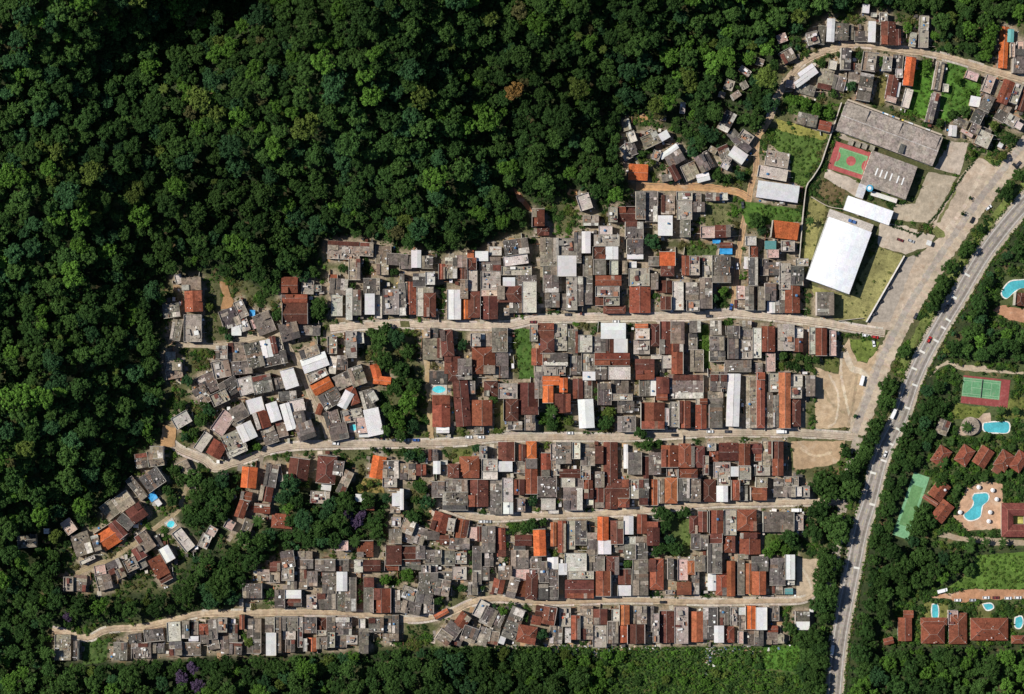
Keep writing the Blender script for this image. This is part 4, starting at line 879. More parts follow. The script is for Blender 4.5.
for i, t in enumerate((-.27, -.17, -.06, .05, .2, .31)):
    sk = MB(); sk.box(t*w, -.04*d, 6.0+.08*d/2*.72, .8, 4.6, .35, (.8, .79, .76)); sk.build('skylight', M_METAL, rf, rz=0.0)
def hall(name, px, py, w, d, ang, hh, rise, label, cat, col=(.82, .83, .84), ang_axis=True, walls=(.55, .55, .53)):
    k = S*(1-hh/H); w *= k; d *= k
    loc = P(px, py, hh); e = empty(name, (loc[0], loc[1], 0), A_(ang)); tag(e, label, cat)
    wl = MB(); wl.box(0, 0, -.4, w-.4, d-.4, hh+.39, walls)
    for i in range(int(d/5)):
        for s_ in (-1, 1): wl.box(s_*(w/2-.19), -d/2+2.5+i*5, hh-2.2, .08, 3.2, 1.2, (.05, .06, .07))
    wl.box(0, -d/2+.18, 0, 4, .1, 3.2, (.2, .2, .22)); wl.build('wall', M_WALL, e)
    m = MB(); n = 14
    pts = [(-w/2+w*i/n, hh+rise*math.sin(math.pi*i/n)) for i in range(n+1)]
    nr_ = max(2, round(d/4))
    for i in range(n):
        for j in range(nr_):
            y0, y1 = -d/2+d*j/nr_, -d/2+d*(j+1)/nr_
            m.face([(pts[i][0], y0, pts[i][1]), (pts[i+1][0], y0, pts[i+1][1]), (pts[i+1][0], y1, pts[i+1][1]), (pts[i][0], y1, pts[i][1])], jit(col, .035))
    m.face([(p[0], -d/2, p[1]) for p in pts], col); m.face([(p[0], d/2, p[1]) for p in reversed(pts)], col)
    m.face([(-w/2, -d/2, hh), (-w/2, d/2, hh), (w/2, d/2, hh), (w/2, -d/2, hh)], col)
    m.build('roof', M_METAL, e)
    return e, w, d
e, w, d = hall('sports_hall', 839, 255.5, 45.5, 66, 20, 9.2, 1.5, 'big white rectangular sports hall on the yellow-green lawn', 'sports hall')
q = MB(); q.box(0, d/2+2.6, -.3, w*1.02, 5.0, 4.3, (.5, .45, .4)); q.build('annex', M_SLAB, e)
for i in range(2):
    q = MB(); q.box(w*.02+i*2.6-1, d/2+2.6, 4.01, 1.9, 1.9, 1.1, (.05, .12, .3)); q.build('roof_tank', M_PLAIN, e)
hall('white_hall', 868.5, 210.5, 48, 15, 19, 4.8, .8, 'smaller white hall between the school and the big sports hall', 'hall')
e, rf, w, d = box_building('covered_walkway', 884, 197, 27, 4.6, 17.5, 3.0, (.72, .69, .62), 'slim cream covered walkway between white hall and school roof', 'walkway', mat=M_METAL, panel=False)
e, rf, w, d = box_building('changing_room', 861, 191, 8, 14, 18, 3.2, (.55, .54, .55), 'narrow pale grey annex below the red and green court', 'annex', mat=M_METAL)
e = empty('water_tower', P(869.3, 188.3, 5)[:2]+(0,), 0); tag(e, 'round blue and white water tower beside the cream walkway', 'water tower')
q = MB(); q.cyl(0, 0, -.3, 1.0, 1.0, 5.4, (.4, .42, .42), n=14); q.build('column', M_WALL, e)
q = MB(); q.cyl(0, 0, 5.1, 1.9, 2.1, 1.6, (.06, .3, .45), n=20); q.build('tank', M_PLAIN, e)
q = MB(); q.cyl(0, 0, 6.71, 1.2, .9, .25, (.75, .76, .76), n=16); q.build('lid', M_PLAIN, e)

def court(name, px, py, w, d, ang, outer, inner, iw, idd, label, line=(.42, .5, .36), circle=None, net=False, off=(0, 0), keys=False, lines=True):
    w *= S; d *= S; iw *= S; idd *= S
    loc = P(px, py, 0); e = empty(name, (loc[0], loc[1], 0), A_(ang)); tag(e, label, 'sports court')
    m = MB(); m.box(0, 0, -.2, w, d, .36, outer); m.build('court_slab', M_COURT, e)
    q = MB(); ox_, oy_ = off[0]*S, off[1]*S
    q.face([(ox_-iw/2, oy_-idd/2, .166), (ox_+iw/2, oy_-idd/2, .166), (ox_+iw/2, oy_+idd/2, .166), (ox_-iw/2, oy_+idd/2, .166)], inner)
    if circle: q.face([(ox_+circle[0]*math.cos(2*math.pi*i/24), oy_+circle[0]*math.sin(2*math.pi*i/24), .171) for i in range(24)], circle[1])
    if keys:
        for s_ in (-1, 1): q.face([(ox_+s_*(iw/2-(2.2*math.cos(a))), oy_+3.2*math.sin(a), .171) for a in [(-math.pi/2+math.pi*i/12)*s_ for i in range(13)]], outer)
    q.build('playing_surface', M_COURT, e)
    L = MB(); z = .178
    def ln(x0, y0, x1, y1, t=.13):
        if abs(x1-x0) > abs(y1-y0): L.face([(x0, y0-t/2, z), (x1, y0-t/2, z), (x1, y0+t/2, z), (x0, y0+t/2, z)], line)
        else: L.face([(x0-t/2, y0, z+.002), (x0+t/2, y0, z+.002), (x0+t/2, y1, z+.002), (x0-t/2, y1, z+.002)], line)
    a, b = iw/2-.5, idd/2-.5
    for y in (-b, b): ln(ox_-a, oy_+y, ox_+a, oy_+y)
    for x in (-a, a): ln(ox_+x, oy_-b, ox_+x, oy_+b)
    if net: ln(ox_, oy_-b, ox_, oy_+b)
    if net:
        for x in (-a*.54, a*.54): ln(ox_+x, oy_-b*.75, ox_+x, oy_+b*.75)
        for y in (-b*.75, b*.75): ln(ox_-a, oy_+y, ox_+a, oy_+y)
        ln(ox_-a*.54, oy_, ox_+a*.54, oy_)
    if lines: L.build('court_lines', M_PLAIN, e)
    if net:
        n_ = MB(); n_.box(ox_, oy_, .165, .06, idd*.95, .95, (.1, .1, .1)); n_.build('net', M_PLAIN, e)
    return e
court('sports_court', 851, 161, 40.5, 28.5, 18, (.36, .085, .08), (.13, .29, .12), 30, 19.5, 'red court with green centre and red middle circle beside the school', circle=(2.9, (.38, .09, .085)), keys=True)
court('tennis_court', 985.5, 391.5, 47, 28, 6, (.25, .06, .055), (.11, .27, .13), 38, 19, 'green tennis court with a red surround near the turquoise pools', net=True, off=(-4.5, 2.5))
court('tennis_court', 911, 506, 16.5, 66, 19, (.17, .36, .19), (.12, .25, .10), 11, 42, 'faded all-green tennis court half shaded by roadside trees', net=False, lines=False)

# hotel around a courtyard
hh = 4.2; loc = P(1019, 520, hh); e = empty('courtyard_hotel', (loc[0], loc[1], 0), 0); tag(e, 'dark red tiled hotel block around a small courtyard beside the pool terrace', 'hotel')
m = MB(); m2 = MB(); a, b = 10.5, 10.2; ia, ib = 3.4, 2.6
R = [(-a, -b), (a, -b), (a, b), (-a, b)]; I = [(-ia, -ib), (ia, -ib), (ia, ib), (-ia, ib)]; mid = [((p[0]+q[0])/2, (p[1]+q[1])/2) for p, q in zip(R, I)]
rc = (.17, .05, .04)
for i in range(4):
    j = (i+1) % 4
    m.face([(*R[i], hh), (*R[j], hh), (*mid[j], hh+1.6), (*mid[i], hh+1.6)], jit(rc, .07)); m.face([(*mid[i], hh+1.6), (*mid[j], hh+1.6), (*I[j], hh), (*I[i], hh)], jit(rc, .07))
    p, q = Vector((*R[i], 0)), Vector((*R[j], 0)); c = (p+q)/2; l = (q-p).length
    m2.box(c.x*.955, c.y*.955, -.3, l*.955 if i % 2 == 0 else .3, .3 if i % 2 == 0 else l*.955-.32, hh+.28, (.5, .42, .33))
    p, q = Vector((*I[i], 0)), Vector((*I[j], 0)); c = (p+q)/2; l = (q-p).length
    m2.box(c.x*1.06, c.y*1.06, -.3, l*1.06 if i % 2 == 0 else .25, .25 if i % 2 == 0 else l*1.06-.27, hh+.28, (.5, .42, .33))
rf = m.build('roof', M_TILE, e); m2.build('wall', M_WALL, e)
rg = MB()
for i in range(4):
    j = (i+1) % 4; rg.tube((*mid[i], hh+1.62), (*mid[j], hh+1.62), .14, .14, (.34, .16, .11)); rg.tube((*R[i], hh+.03), (*mid[i], hh+1.62), .12, .12, (.3, .13, .09))
rg.build('ridge_cap', M_TILE, rf)
q = MB(); q.box(0, 0, -.1, ia*2-.5, ib*2-.5, .3, (.36, .34, .10)); q.build('courtyard_floor', M_GRASS, e)

def pool(name, poly, label, deck=None):
    cx = sum(p[0] for p in poly)/len(poly); cy = sum(p[1] for p in poly)/len(poly)
    loc = P(cx, cy, 0); e = empty(name, loc); tag(e, label, 'swimming pool')
    sm = dense(poly+[poly[0]], 1.0)[:-1]
    pt = [((x-cx)*S, -(y-cy)*S) for x, y in sm]
    m = MB(); r = MB(); n = len(pt)
    b = bmesh.new(); f = b.faces.new([b.verts.new((x, y, .2)) for x, y in pt]); f.normal_update()
    if f.normal.z < 0: f.normal_flip()
    bmesh.ops.triangulate(b, faces=[f])
    for f in b.faces: m.face([tuple(v.co) for v in f.verts], (0.08, 0.40, 0.45))
    b.free()
    m.build('water', M_WATER, e)
    for i in range(n):
        (x0, y0), (x1, y1) = pt[i], pt[(i+1) % n]
        s0, s1 = 1+.75/max(1, math.hypot(x0, y0)), 1+.75/max(1, math.hypot(x1, y1))
        A, B, C_, D_ = (x0, y0, .3), (x1, y1, .3), (x1*s1, y1*s1, .3), (x0*s0, y0*s0, .3)
        r.face([A, B, C_, D_], (.72, .68, .62)); r.face([A, B, (B[0], B[1], -.2), (A[0], A[1], -.2)], (.5, .6, .6)); r.face([D_, C_, (C_[0], C_[1], -.2), (D_[0], D_[1], -.2)], (.7, .65, .6))
    r.build('coping', M_SLAB, e)
t = lambda ox_, oy_, L: [(ox_+x*160/1009, oy_+y*160/1009) for x, y in L]
pool('swimming_pool', t(864, 440, [(695, 342), (730, 338), (770, 336), (785, 355), (778, 385), (745, 415), (738, 450), (732, 480), (700, 500), (665, 505), (640, 490), (632, 468), (660, 445), (688, 415), (692, 390), (682, 368)]), 'turquoise bean-shaped pool in the pink paved resort terrace')
pool('swimming_pool', t(864, 350, [(757, 462), (830, 455), (908, 458), (905, 518), (830, 520), (770, 515), (752, 490)]), 'blue oblong pool below the red tennis court')
pool('swimming_pool', t(864, 250, [(868, 262), (895, 225), (925, 200), (975, 192), (1060, 190), (1060, 235), (985, 242), (948, 262), (920, 290), (900, 303), (875, 290)]), 'turquoise lagoon pool cut by the right edge of photo')
pool('swimming_pool', t(864, 584, [(430, 132), (462, 132), (465, 208), (432, 208)]), 'narrow blue pool on the lawn of the red tiled villas')
pool('swimming_pool', t(864, 584, [(955, 215), (990, 205), (1000, 240), (985, 275), (955, 268)]), 'small green-blue pool at the rightmost villa')
pool('swimming_pool', t(864, 584, [(750, 128), (800, 125), (812, 150), (775, 162)]), 'pale round-edged pool behind the broad red villa')
m = MB(); loc = P(969.5, 426, 0)
e = empty('round_kiosk', (loc[0], loc[1], 0)); tag(e, 'round grey pool kiosk roof beside the blue oblong pool', 'kiosk')
q = MB(); q.cyl(0, 0, -.2, 4.6, 4.6, 2.8, (.4, .35, .3), n=24, cap=False); q.build('wall', M_WALL, e)
q = MB(); q.cyl(0, 0, 2.61, 5.6, .4, 1.1, (.30, .245, .19), n=28); q.build('roof', M_SHEET, e)

# boundary walls and hedges round the school grounds
def long_wall(name, pl, hh, th, col, label, cat='wall', mat=None):
    d = dense(pl, 3); m = MB()
    for a, b in zip(d[:-1], d[1:]):
        p, q = Vector(P(*a, 0)), Vector(P(*b, 0)); c = (p+q)/2
        m.box(c.x, c.y, -.3, (q-p).length+.02, th, hh+.3+rng.uniform(0, .02), jit(col, .06), rot=math.atan2(q.y-p.y, q.x-p.x))
    o = m.build(name, mat or M_WALL); tag(o, label, cat); return o
long_wall('boundary_wall', [(841, 103), (834, 124), (826, 148), (820, 165), (812, 178), (806, 187), (803, 210), (800, 245), (798, 268)], 3.2, .5, (.5, .45, .38), 'long pale boundary wall running down the left side of the school grounds')
long_wall('boundary_wall', [(904, 256), (885, 289), (866, 322)], 2.6, .6, (.68, .64, .58), 'straight white wall between the yellow lawn and the parking strip')
long_wall('boundary_wall', [(811, 197), (828, 206.5), (846, 210), (858, 216)], 2.2, .35, (.5, .43, .34), 'short wall above the big white sports hall')
long_wall('boundary_wall', [(863, 318), (845, 320), (838, 321)], 1.8, .3, (.5, .44, .36), 'low wall along the topmost street under the yellow lawn')
for (x, y, a) in ((898, 271, 25), (889, 288, 20), (880, 302, 15), (873.5, 316, 15), (871, 323, 8)): pass

# chimney-free gate house by the school gate
box_building('gatehouse', 929, 243, 5, 5, 20, 2.8, (.7, .68, .64), 'tiny white gatehouse at the gravel lot below the school', 'gatehouse', mat=M_METAL)
# ------------------------------------------------------------------ vegetation
def crown_arrays(seed, nleaf=430, flat=.75, nl=44):
    """a crown of unit radius: many uneven boughs carrying leaf clumps; returns quads (n,4,3), tris (m,3,3), tints"""
    r = np.random.RandomState(seed)
    ax = np.array((1, r.uniform(.75, 1.0), 1))
    lobes = [(0, 0, -.05, .56)]
    for i in range(nl):
        a = r.uniform(0, 2*math.pi); q = math.sqrt(r.uniform(0, 1))*.84
        lob = 1+.22*math.sin(2*a+seed)+.14*math.sin(3*a+seed*2)
        q *= min(1.1, lob)
        z = (math.sqrt(max(0, 1-min(1, q)**2))*.62-.14)*r.uniform(.5, 1.2)
        lobes.append((q*math.cos(a), q*math.sin(a)*ax[1], z, r.uniform(.10, .22)*(1.1-.2*q)))
    lobes = np.array(lobes); lobes[:, 2] *= flat/.75
    wts = lobes[:, 3]**2; wts[0] *= .3; wts /= wts.sum()
    Q = []; tint = []
    ltint = r.uniform(.78, 1.25, len(lobes))
    tries = 0
    while len(Q) < nleaf and tries < nleaf*8:
        tries += 1
        i = r.choice(len(lobes), p=wts)
        n = r.normal(size=3); n /= np.linalg.norm(n)
        if n[2] < -.2: n[2] *= -1
        p = lobes[i, :3]+n*lobes[i, 3]*r.uniform(.85, 1.25)
        dd = np.linalg.norm(lobes[:, :3]-p, axis=1)
        if ((dd < lobes[:, 3]*.75) & (np.arange(len(lobes)) != i)).any(): continue
        m = n+r.normal(size=3)*.58+np.array((0, 0, .3)); m /= np.linalg.norm(m)
        u = np.cross(m, r.normal(size=3)); u /= np.linalg.norm(u); v = np.cross(m, u)
        s = r.uniform(.03, .085)*(1 if nleaf > 200 else 1.7)
        e = r.uniform(.7, 1.3, 4)
        Q.append([p+u*s*e[0], p+v*s*e[1]*.8, p-u*s*e[2], p-v*s*e[3]*.8]); tint.append(ltint[i]*r.uniform(.72, 1.3))
    b = bmesh.new(); bmesh.ops.create_icosphere(b, subdivisions=1, radius=1)
    b.verts.ensure_lookup_table(); V = np.array([v.co[:] for v in b.verts]); F = np.array([[v.index for v in f.verts] for f in b.faces]); b.free()
    T = []; tt = []
    for i in range(len(lobes)):
        k = .75+.4*r.rand(len(V), 1)
        pts = lobes[i, :3]+V*lobes[i, 3]*k*.9
        keepf = V[F].mean(1)[:, 2] > -.5
        T.append(pts[F[keepf]]); tt += [ltint[i]*.85*x for x in r.uniform(.75, 1.25, keepf.sum())]
    return np.array(Q, np.float32), np.concatenate(T).astype(np.float32), np.array(tint, np.float32), np.array(tt, np.float32)
CROWNS = [crown_arrays(100+i, 620, flat=(.62, .75, .9)[i % 3]) for i in range(14)]
BUSH = [crown_arrays(300+i, 70, flat=.8, nl=7) for i in range(8)]
def arrays_to_mesh(name, V, nq, nt, col, mat):
    """V: verts of nq quads then nt tris (unshared)"""
    me = bpy.data.meshes.new(name)
    nv = len(V); me.vertices.add(nv); me.vertices.foreach_set('co', V.astype(np.float32).ravel())
    me.loops.add(nv); me.loops.foreach_set('vertex_index', np.arange(nv, dtype=np.int32))
    nf = nq+nt; me.polygons.add(nf)
    st = np.concatenate([np.arange(nq)*4, nq*4+np.arange(nt)*3]).astype(np.int32)
    me.polygons.foreach_set('loop_start', st)
    me.materials.append(mat)
    at = me.attributes.new('col', 'FLOAT_COLOR', 'FACE')
    c = np.ones((nf, 4), np.float32); c[:, :3] = col
    at.data.foreach_set('color', c.ravel())
    me.update(calc_edges=True)
    return me
def variant_mesh(name, cr):
    Q, T, tq, tt = cr
    V = np.concatenate([Q.reshape(-1, 3), T.reshape(-1, 3)])
    return arrays_to_mesh(name, V, len(Q), len(T), np.concatenate([tq, tt])[:, None]*np.ones((1, 3)), M_LEAF)
CROWN_ME = [variant_mesh('crown', c) for c in CROWNS]
BUSH_ME = [variant_mesh('foliage', c) for c in BUSH]
tk = MB()
tk.tube((0, 0, -.25), (.02, .01, .62), .055, .035, (.10, .08, .06), n=8)
for i in range(4):
    a = i*1.6+.4; tk.tube((.01, .0, .45), (.42*math.cos(a), .42*math.sin(a), 1.0), .028, .012, (.10, .08, .06), n=5)
TRUNK_ME = tk.mesh('trunk', [M_BARK])
def palm_mesh():
    m = MB()
    for i in range(13):
        a = 2*math.pi*i/13+rng.uniform(-.15, .15); L = rng.uniform(.85, 1.1); n = 5; w = .13
        pts = []
        for j in range(n+1):
            t = j/n; pts.append((L*t*math.cos(a), L*t*math.sin(a), .35*math.sin(t*2.2)-.35*t*t))
        for j in range(n):
            p, q = Vector(pts[j]), Vector(pts[j+1]); s_ = Vector((-math.sin(a), math.cos(a), 0))
            w0, w1 = w*(.5+1.2*math.sin(math.pi*min(1, (j+.3)/n))), w*(.5+1.2*math.sin(math.pi*min(1, (j+1.3)/n))) if j < n-1 else .01
            dn = Vector((0, 0, -.05))
            tn = rng.uniform(.75, 1.25)
            m.face([tuple(p), tuple(p+s_*w0*.6+dn), tuple(q+s_*w1*.6+dn), tuple(q)], (tn, tn, tn)); m.face([tuple(p), tuple(q), tuple(q-s_*w1*.6+dn), tuple(p-s_*w0*.6+dn)], (tn*.9, tn*.9, tn*.9))
    return m.mesh('crown', [M_LEAF])
PALM_ME = palm_mesh()

LC = {'d': (0.026, 0.057, 0.014), 'n': (0.037, 0.075, 0.017), 'b': (0.058, 0.122, 0.018), 'y': (0.070, 0.100, 0.020), 'u': (0.026, 0.064, 0.023), 'p': (0.075, 0.050, 0.090), 'o': (0.075, 0.075, 0.028), 'a': (0.20, 0.115, 0.035)}
trees = []   # dicts x, y, r(px), c
def T_(s):
    for it in s.split(';'):
        f = it.split(); trees.append(dict(x=float(f[0])-(3.5 if float(f[0]) > 800 and float(f[1]) > 555 and float(f[0]) < 842 else 0), y=float(f[1]), r=float(f[2])*.9, c=f[3] if len(f) > 3 else rng.choice('dnnu'), hand=True))
T_("380 340 14;397 338 12;408 352 10;385 360 13;402 370 12;412 385 10;395 388 11;408 402 14 b;398 420 13 b;412 425 10;388 410 9;385 430 8;400 436 8")
T_("290 485 13;297 500 12;283 497 9;345 500 13;330 505 11;357 522 9 p;349 514 7 p;362 514 7 p;377 530 11;305 520 14;320 528 15;335 540 10;310 540 12;345 530 10;325 515 10;300 535 10;350 505 12;290 520 9;368 500 10;355 541 8 P;258 521 8 P")
T_("245 540 12;256 553 13;262 540 12;248 562 12;235 555 10;270 535 10;235 570 10;222 590 14;212 600 12;232 598 12;225 575 12;240 580 10;205 590 10;215 575 10;195 478 12;210 485 13;222 480 12;200 495 12;215 500 13;228 495 10;190 510 10;205 515 10;222 515 9;182 480 9;175 470 9;172 500 8;168 490 7")
T_("888 386 13 n;886 402 12 n;875 425 12 n;873 437 12 d;866 449 12 n;856 464 12 n;862 458 10 n;849 489 15 n;848 476 13 d;825 483 17 n;831 493 12 n;819 487 11 d;816 513 14 d;822 508 11 d;836 529 17 n;814 532 13 d;827 524 12 n;846 524 10 d;830 568 15 n;838 562 10 d;827 557 10 n;827 578 14 n;830 592 16 n;824 604 13 d;834 602 10 d;828 616 12 n;789 628 9 n;817 636 14 n;808 639 12 n;824 649 13 d;811 655 12 n;822 662 13 n;801 636 9 n;818 676 13 n;806 670 11 d;824 688 10 n;789 537 12 d;795 545 8 d;775 545 8 b;768 552 8 b;785 550 7 b")
T_("949.6 267 10 n;943 282 11 n;935 297 11 n;932 306 9 d;940 290 9 n;904 351 10 n;1020 175 9 n;1004 194 10 d;1009 186 8 n;980 228 6 d;968 247 9 n;962 253 7 n;970 198 3 d;963 214 4 d")
T_("653 242 10;756 220 11;761 229 7;810 221 6 P;723 291 6 b;714 298 6;783 356 6 n;799 357 6 n;807 359 6 n;789 365 6 d;797 368 6 d;816 359 6 n;766 357 5 d;463 345 7;471 232 13 n;606 422 10 d;609 412 8 y;640 433 8 d;647 445 9 n;658 444 6 n;552 411 8 P;569 422 6 y;596 390 5;597 398 5;552 424 8 d;541 422 5 b;493 400 6;410 456 8;421 456 7;476 448 6;422 487 9 d;428 502 9;416 500 6;414 517 9 d;533 500 7;471 563 5;472 571 5;470 552 5;531 525 9;524 527 8;543 522 6;492 571 4;408 575 9 b;508 533 4;508 544 4;506 560 5;558 502 4 b;660 513 10 d;668 516 9 d;665 525 9 d;686 512 8 d;679 514 6 d;661 549 9 d;675 548 10 d;670 540 7;656 552 7 d;628 563 6;855 416 4;839 463 5 b;846 452 8 d;842 446 5 d")
T_("271 593 7;272 603 5;360 592 5;360 601 5;359 581 5;386 579 7 b;249 642 6 y;503 611 7 b;495 606 5;512 606 6;525 617 6;543 634 8;438 601 6 d;463 588 6 d;482 588 5;320 306 11;318 313 9;343 268 6;313 272 9;304 274 9;394 272 6;353 285 5;359 318 3;385 328 8 d;372 332 7;188 380 8;209 410 9;201 421 9;205 405 7;194 432 7;258 447 6 b;250 451 5 b;272 399 4 b;185 437 6;182 405 7;178 362 6;210 352 4;210 307 6 y;223 330 6;277 315 7;251 333 4;229 338 6;197 334 5;373 449 5;384 449 5;403 451 6;416 452 7;386 498 7;379 484 5;370 484 5 y;360 487 5 y;310 457 4;305 484 7 y;417 485 6;409 515 7")
T_("822 63 6;829 55 5;838 55 5;860 55 6;882 62 6;851 86 7;833 94 6;795 101 8 b;805 104 8 b;792 99 8 b;816 110 8 b;829 114 7 b;927 65 7 b;970 49 8 d;962 46 6 d;988 43 12 b;991 30 12 b;986 55 9 b;957 80 6 b;967 94 6 b;924 74 5 b;907 28 7 b;935 36 6 b;1011 139 8;994 126 7 y;965 112 8 n;953 115 7 n;940 123 6 n;1002 156 6 y;972 153 4 y;754 120 13;768 104 12;756 99 12;711 135 11;701 141 9;692 152 8;689 132 8;701 116 12;660 114 9 o;717 176 8;727 178 6;740 176 8;652 163 5 y;640 154 6;671 182 4;967 427 7 P;943 462 8 P;970 548 7 P;968 479 7 n;958 476 6 d;978 477 6 d;940 482 8 n;958 488 6 P;922 515 12 n;916 525 12 n;931 522 9 d")
T_("984 478 6 P;1000 477 6 P;1009 474 6 P;955 494 6 P;972 541 6 P;986 542 6 P;1003 542 6 P;1016 411 6 P;951 441 6 P;1001 410 6 P;1012 447 6 P;987 436 6 n;980 440 5 n;927 390 9;938 387 9 d;932 402 9 d;923 407 9;943 405 8 d;916 418 9;931 418 9 d;907 429 9;921 431 9 d;902 442 9;915 445 9;927 439 8 d;897 453 9;910 458 9 n;900 456 9;894 468 9;908 466 9 d;918 461 8 d;889 483 9;902 480 8 d;886 497 9;897 494 8 d;883 511 9 n;892 508 8 d;878 529 9;889 526 8;873 542 8;886 541 9;912 541 8;924 511 10 d;921 529 9;904 562 13 n;919 555 13 n;932 570 13 n;957 561 14 n;915 581 12 n;888 570 10;885 593 11 n;904 590 11 n;873 577 9 d;967 570 9 n;943 576 9 b;870 605 9 d;874 560 8 n")
nhand = len(trees)
# woodland: fill by dart throwing everywhere outside the settlement
no = vil.copy()
for p in E_CLEAR: stamp_poly(no, p)
no |= lawn
stamp_line(no, HWY, 9.5)
no |= dilate(hard, 1)
no |= dilate(occ & ~vil, 1)
cell = {}
def put(t):
    cell.setdefault((int(t['x']//20), int(t['y']//20)), []).append(t); 
def clash(x, y, r, f):
    for i in range(int(x//20)-2, int(x//20)+3):
        for j in range(int(y//20)-2, int(y//20)+3):
            for t in cell.get((i, j), ()):
                if (t['x']-x)**2+(t['y']-y)**2 < (f*(t['r']+r))**2: return True
    return False
for t in trees: put(t)
def wood_colour(x, y):
    n = math.sin(x/37+2.1*math.sin(y/53))+math.sin(y/29+1.7*math.sin(x/61))
    r = rng.random()+.10*n
    if x > 560 and y > 640 and x < 800: return rng.choice('bbnnbydn')
    if x > 880 and y > 560: return rng.choice('nnnbbd')
    if r < .34: return 'd'
    if r < .46: return 'u'
    if r < .86: return 'n'
    if r < .955: return 'b'
    return rng.choice('yybyo') if rng.random() < .6 else 'n'
def sow(n, r0, r1, f, margin, x0=-24, x1=1048, y0=-24, y1=718, outer=False):
    for _ in range(n):
        x, y = rng.uniform(x0, x1), rng.uniform(y0, y1)
        if outer and -20 < x < 1044 and -20 < y < 714: continue
        r = r0+(r1-r0)*rng.random()**1.6
        if 610 < x < 835 and y > 645: r = min(r, rng.choice((rng.uniform(1.5, 3), rng.uniform(2, 6))))
        ix, iy = int(min(max(x, 0), W_-1)), int(min(max(y, 0), H_-1))
        if no[iy, ix]: continue
        rr = r*margin; bad = False
        for k in range(8):
            a = k*math.pi/4; jx, jy = int(x+rr*math.cos(a)), int(y+rr*math.sin(a))
            if 0 <= jx < W_ and 0 <= jy < H_ and no[jy, jx]: bad = True; break
        if bad or clash(x, y, r, f): continue
        t = dict(x=x, y=y, r=r, c=wood_colour(x, y), hand=False); trees.append(t); put(t)
for x, y, r, c in ((515, 91, 11, 'a'), (524, 84, 8, 'o'), (182, 678, 9, 'p'), (198, 686, 9, 'p'), (193, 668, 7, 'p'), (68, 616, 6, 'p'), (160, 152, 8, 'y'), (305, 130, 14, 'y'), (440, 115, 9, 'b'), (312, 122, 11, 'y'), (578, 90, 13, 'y'), (588, 30, 7, 'o'), (192, 20, 8, 'o'), (190, 112, 8, 'o')):
    t = dict(x=x, y=y, r=r, c=c, hand=False); trees.append(t); put(t)
sow(9000, 8, 15, .56, .85)
sow(24000, 4.5, 8.5, .50, .8)
sow(34000, 2.6, 5.5, .52, .7)
sow(16000, 1.6, 3.2, .56, .6)
sow(16000, 1.6, 3.8, .50, .5, 430, 842, 643, 700)
sow(9000, 8, 17, .56, .8, -130, 1154, -130, 824, True)
CN = {'d': 'dark green', 'n': 'mid green', 'b': 'bright green', 'y': 'yellow-green', 'u': 'blue-green', 'p': 'purple-flowering', 'o': 'olive-brown', 'a': 'rust-coloured'}
for t in trees:
    t['palm'] = t['c'] == 'P'
    if t['palm']: t['c'] = 'n'
    hm = t['r']*S
    t['z0'] = hill(t['x'], t['y'])
    # crown centre height above ground; forest giants stand well above their neighbours
    t['lift'] = hm*rng.uniform(.75, 1.2)+(0 if t['hand'] else rng.uniform(0, 2)+max(0, hm-3.2)*rng.uniform(.3, 1.35))
    if t['palm']: t['lift'] = rng.uniform(5, 8)
    if t['y'] > 640 and 440 < t['x'] < 800: t['lift'] = hm*rng.uniform(.5, 1.3)*(1 if t['x'] < 620 else .55)
    if t['hand'] and t['x'] > 795 and t['y'] > 380: t['lift'] *= .8
hands = [t for t in trees if t['hand'] and -5 < t['x'] < 1029]
wild = sorted([t for t in trees if not t['hand'] and 4 < t['x'] < 1020 and 4 < t['y'] < 690], key=lambda t: -t['r'])
nsolo = 300-len(hands)
specials = [t for t in wild if t['c'] in 'pa']
pal = [t for t in wild if 4.6 < t['r'] < 7.5 and t['x'] < 800 and t['y'] < 420 and t['c'] not in 'pa']
for t in pal[::max(1, len(pal)//16)][:16]: t['palm'] = True; t['c'] = 'y'; t['r'] *= .85; t['wp'] = True; t['lift'] = t['lift']*1.25+4; specials.append(t)
lab_t = hands+specials
hands = sorted(hands, key=lambda t: -t['r']-(20 if t['palm'] or t['c'] in 'py' else 0))[:255]
nsolo = 300-len(hands)
solo_t = hands+specials+[t for t in wild if t['c'] not in 'pa' and not t['palm']][:max(0, nsolo-len(specials))]
for t in lab_t+[t for t in solo_t if not t['hand']]:
    xh = min(DH, key=lambda p: (p[0]-t['x'])**2+(p[1]-t['y'])**2)
    dh = math.hypot(xh[0]-t['x'], xh[1]-t['y'])
    if t['hand'] and dh < 34 and t['x'] < xh[0]: t['zone'] = 'on the left verge of the highway'
    else: t['zone'] = zone(t['x'], t['y'])[0]
def tlook(t):
    if t['palm']: return 'feathery palm tree'
    return ('broad ' if t['r'] >= 11 else 'small ' if t['r'] < 7 else '')+CN[t['c']]+' tree'
assign_labels([t for t in lab_t if t['hand'] or t['c'] in 'pa'], tlook, 'from the right')
for t in solo_t:
    if 'label' not in t:
        t['label'] = 'pale feathery palm crown standing in the closed hillside forest' if t['palm'] else (('huge ' if t['r'] > 14.5 else 'broad ')+CN[t['c']]+' crown in the closed ')+('hillside forest above the settlement' if hill(t['x'], t['y']) > 1 else 'wood beyond the highway' if t['x'] > 840 else 'wood below the settlement')
ids = set(id(t) for t in solo_t)
acc = {'V4': [], 'V3': [], 'C4': [], 'C3': []}
def jc(c, a): return tuple(x*q for x, q in zip(c, (1+rng.uniform(-a, a),)*3))
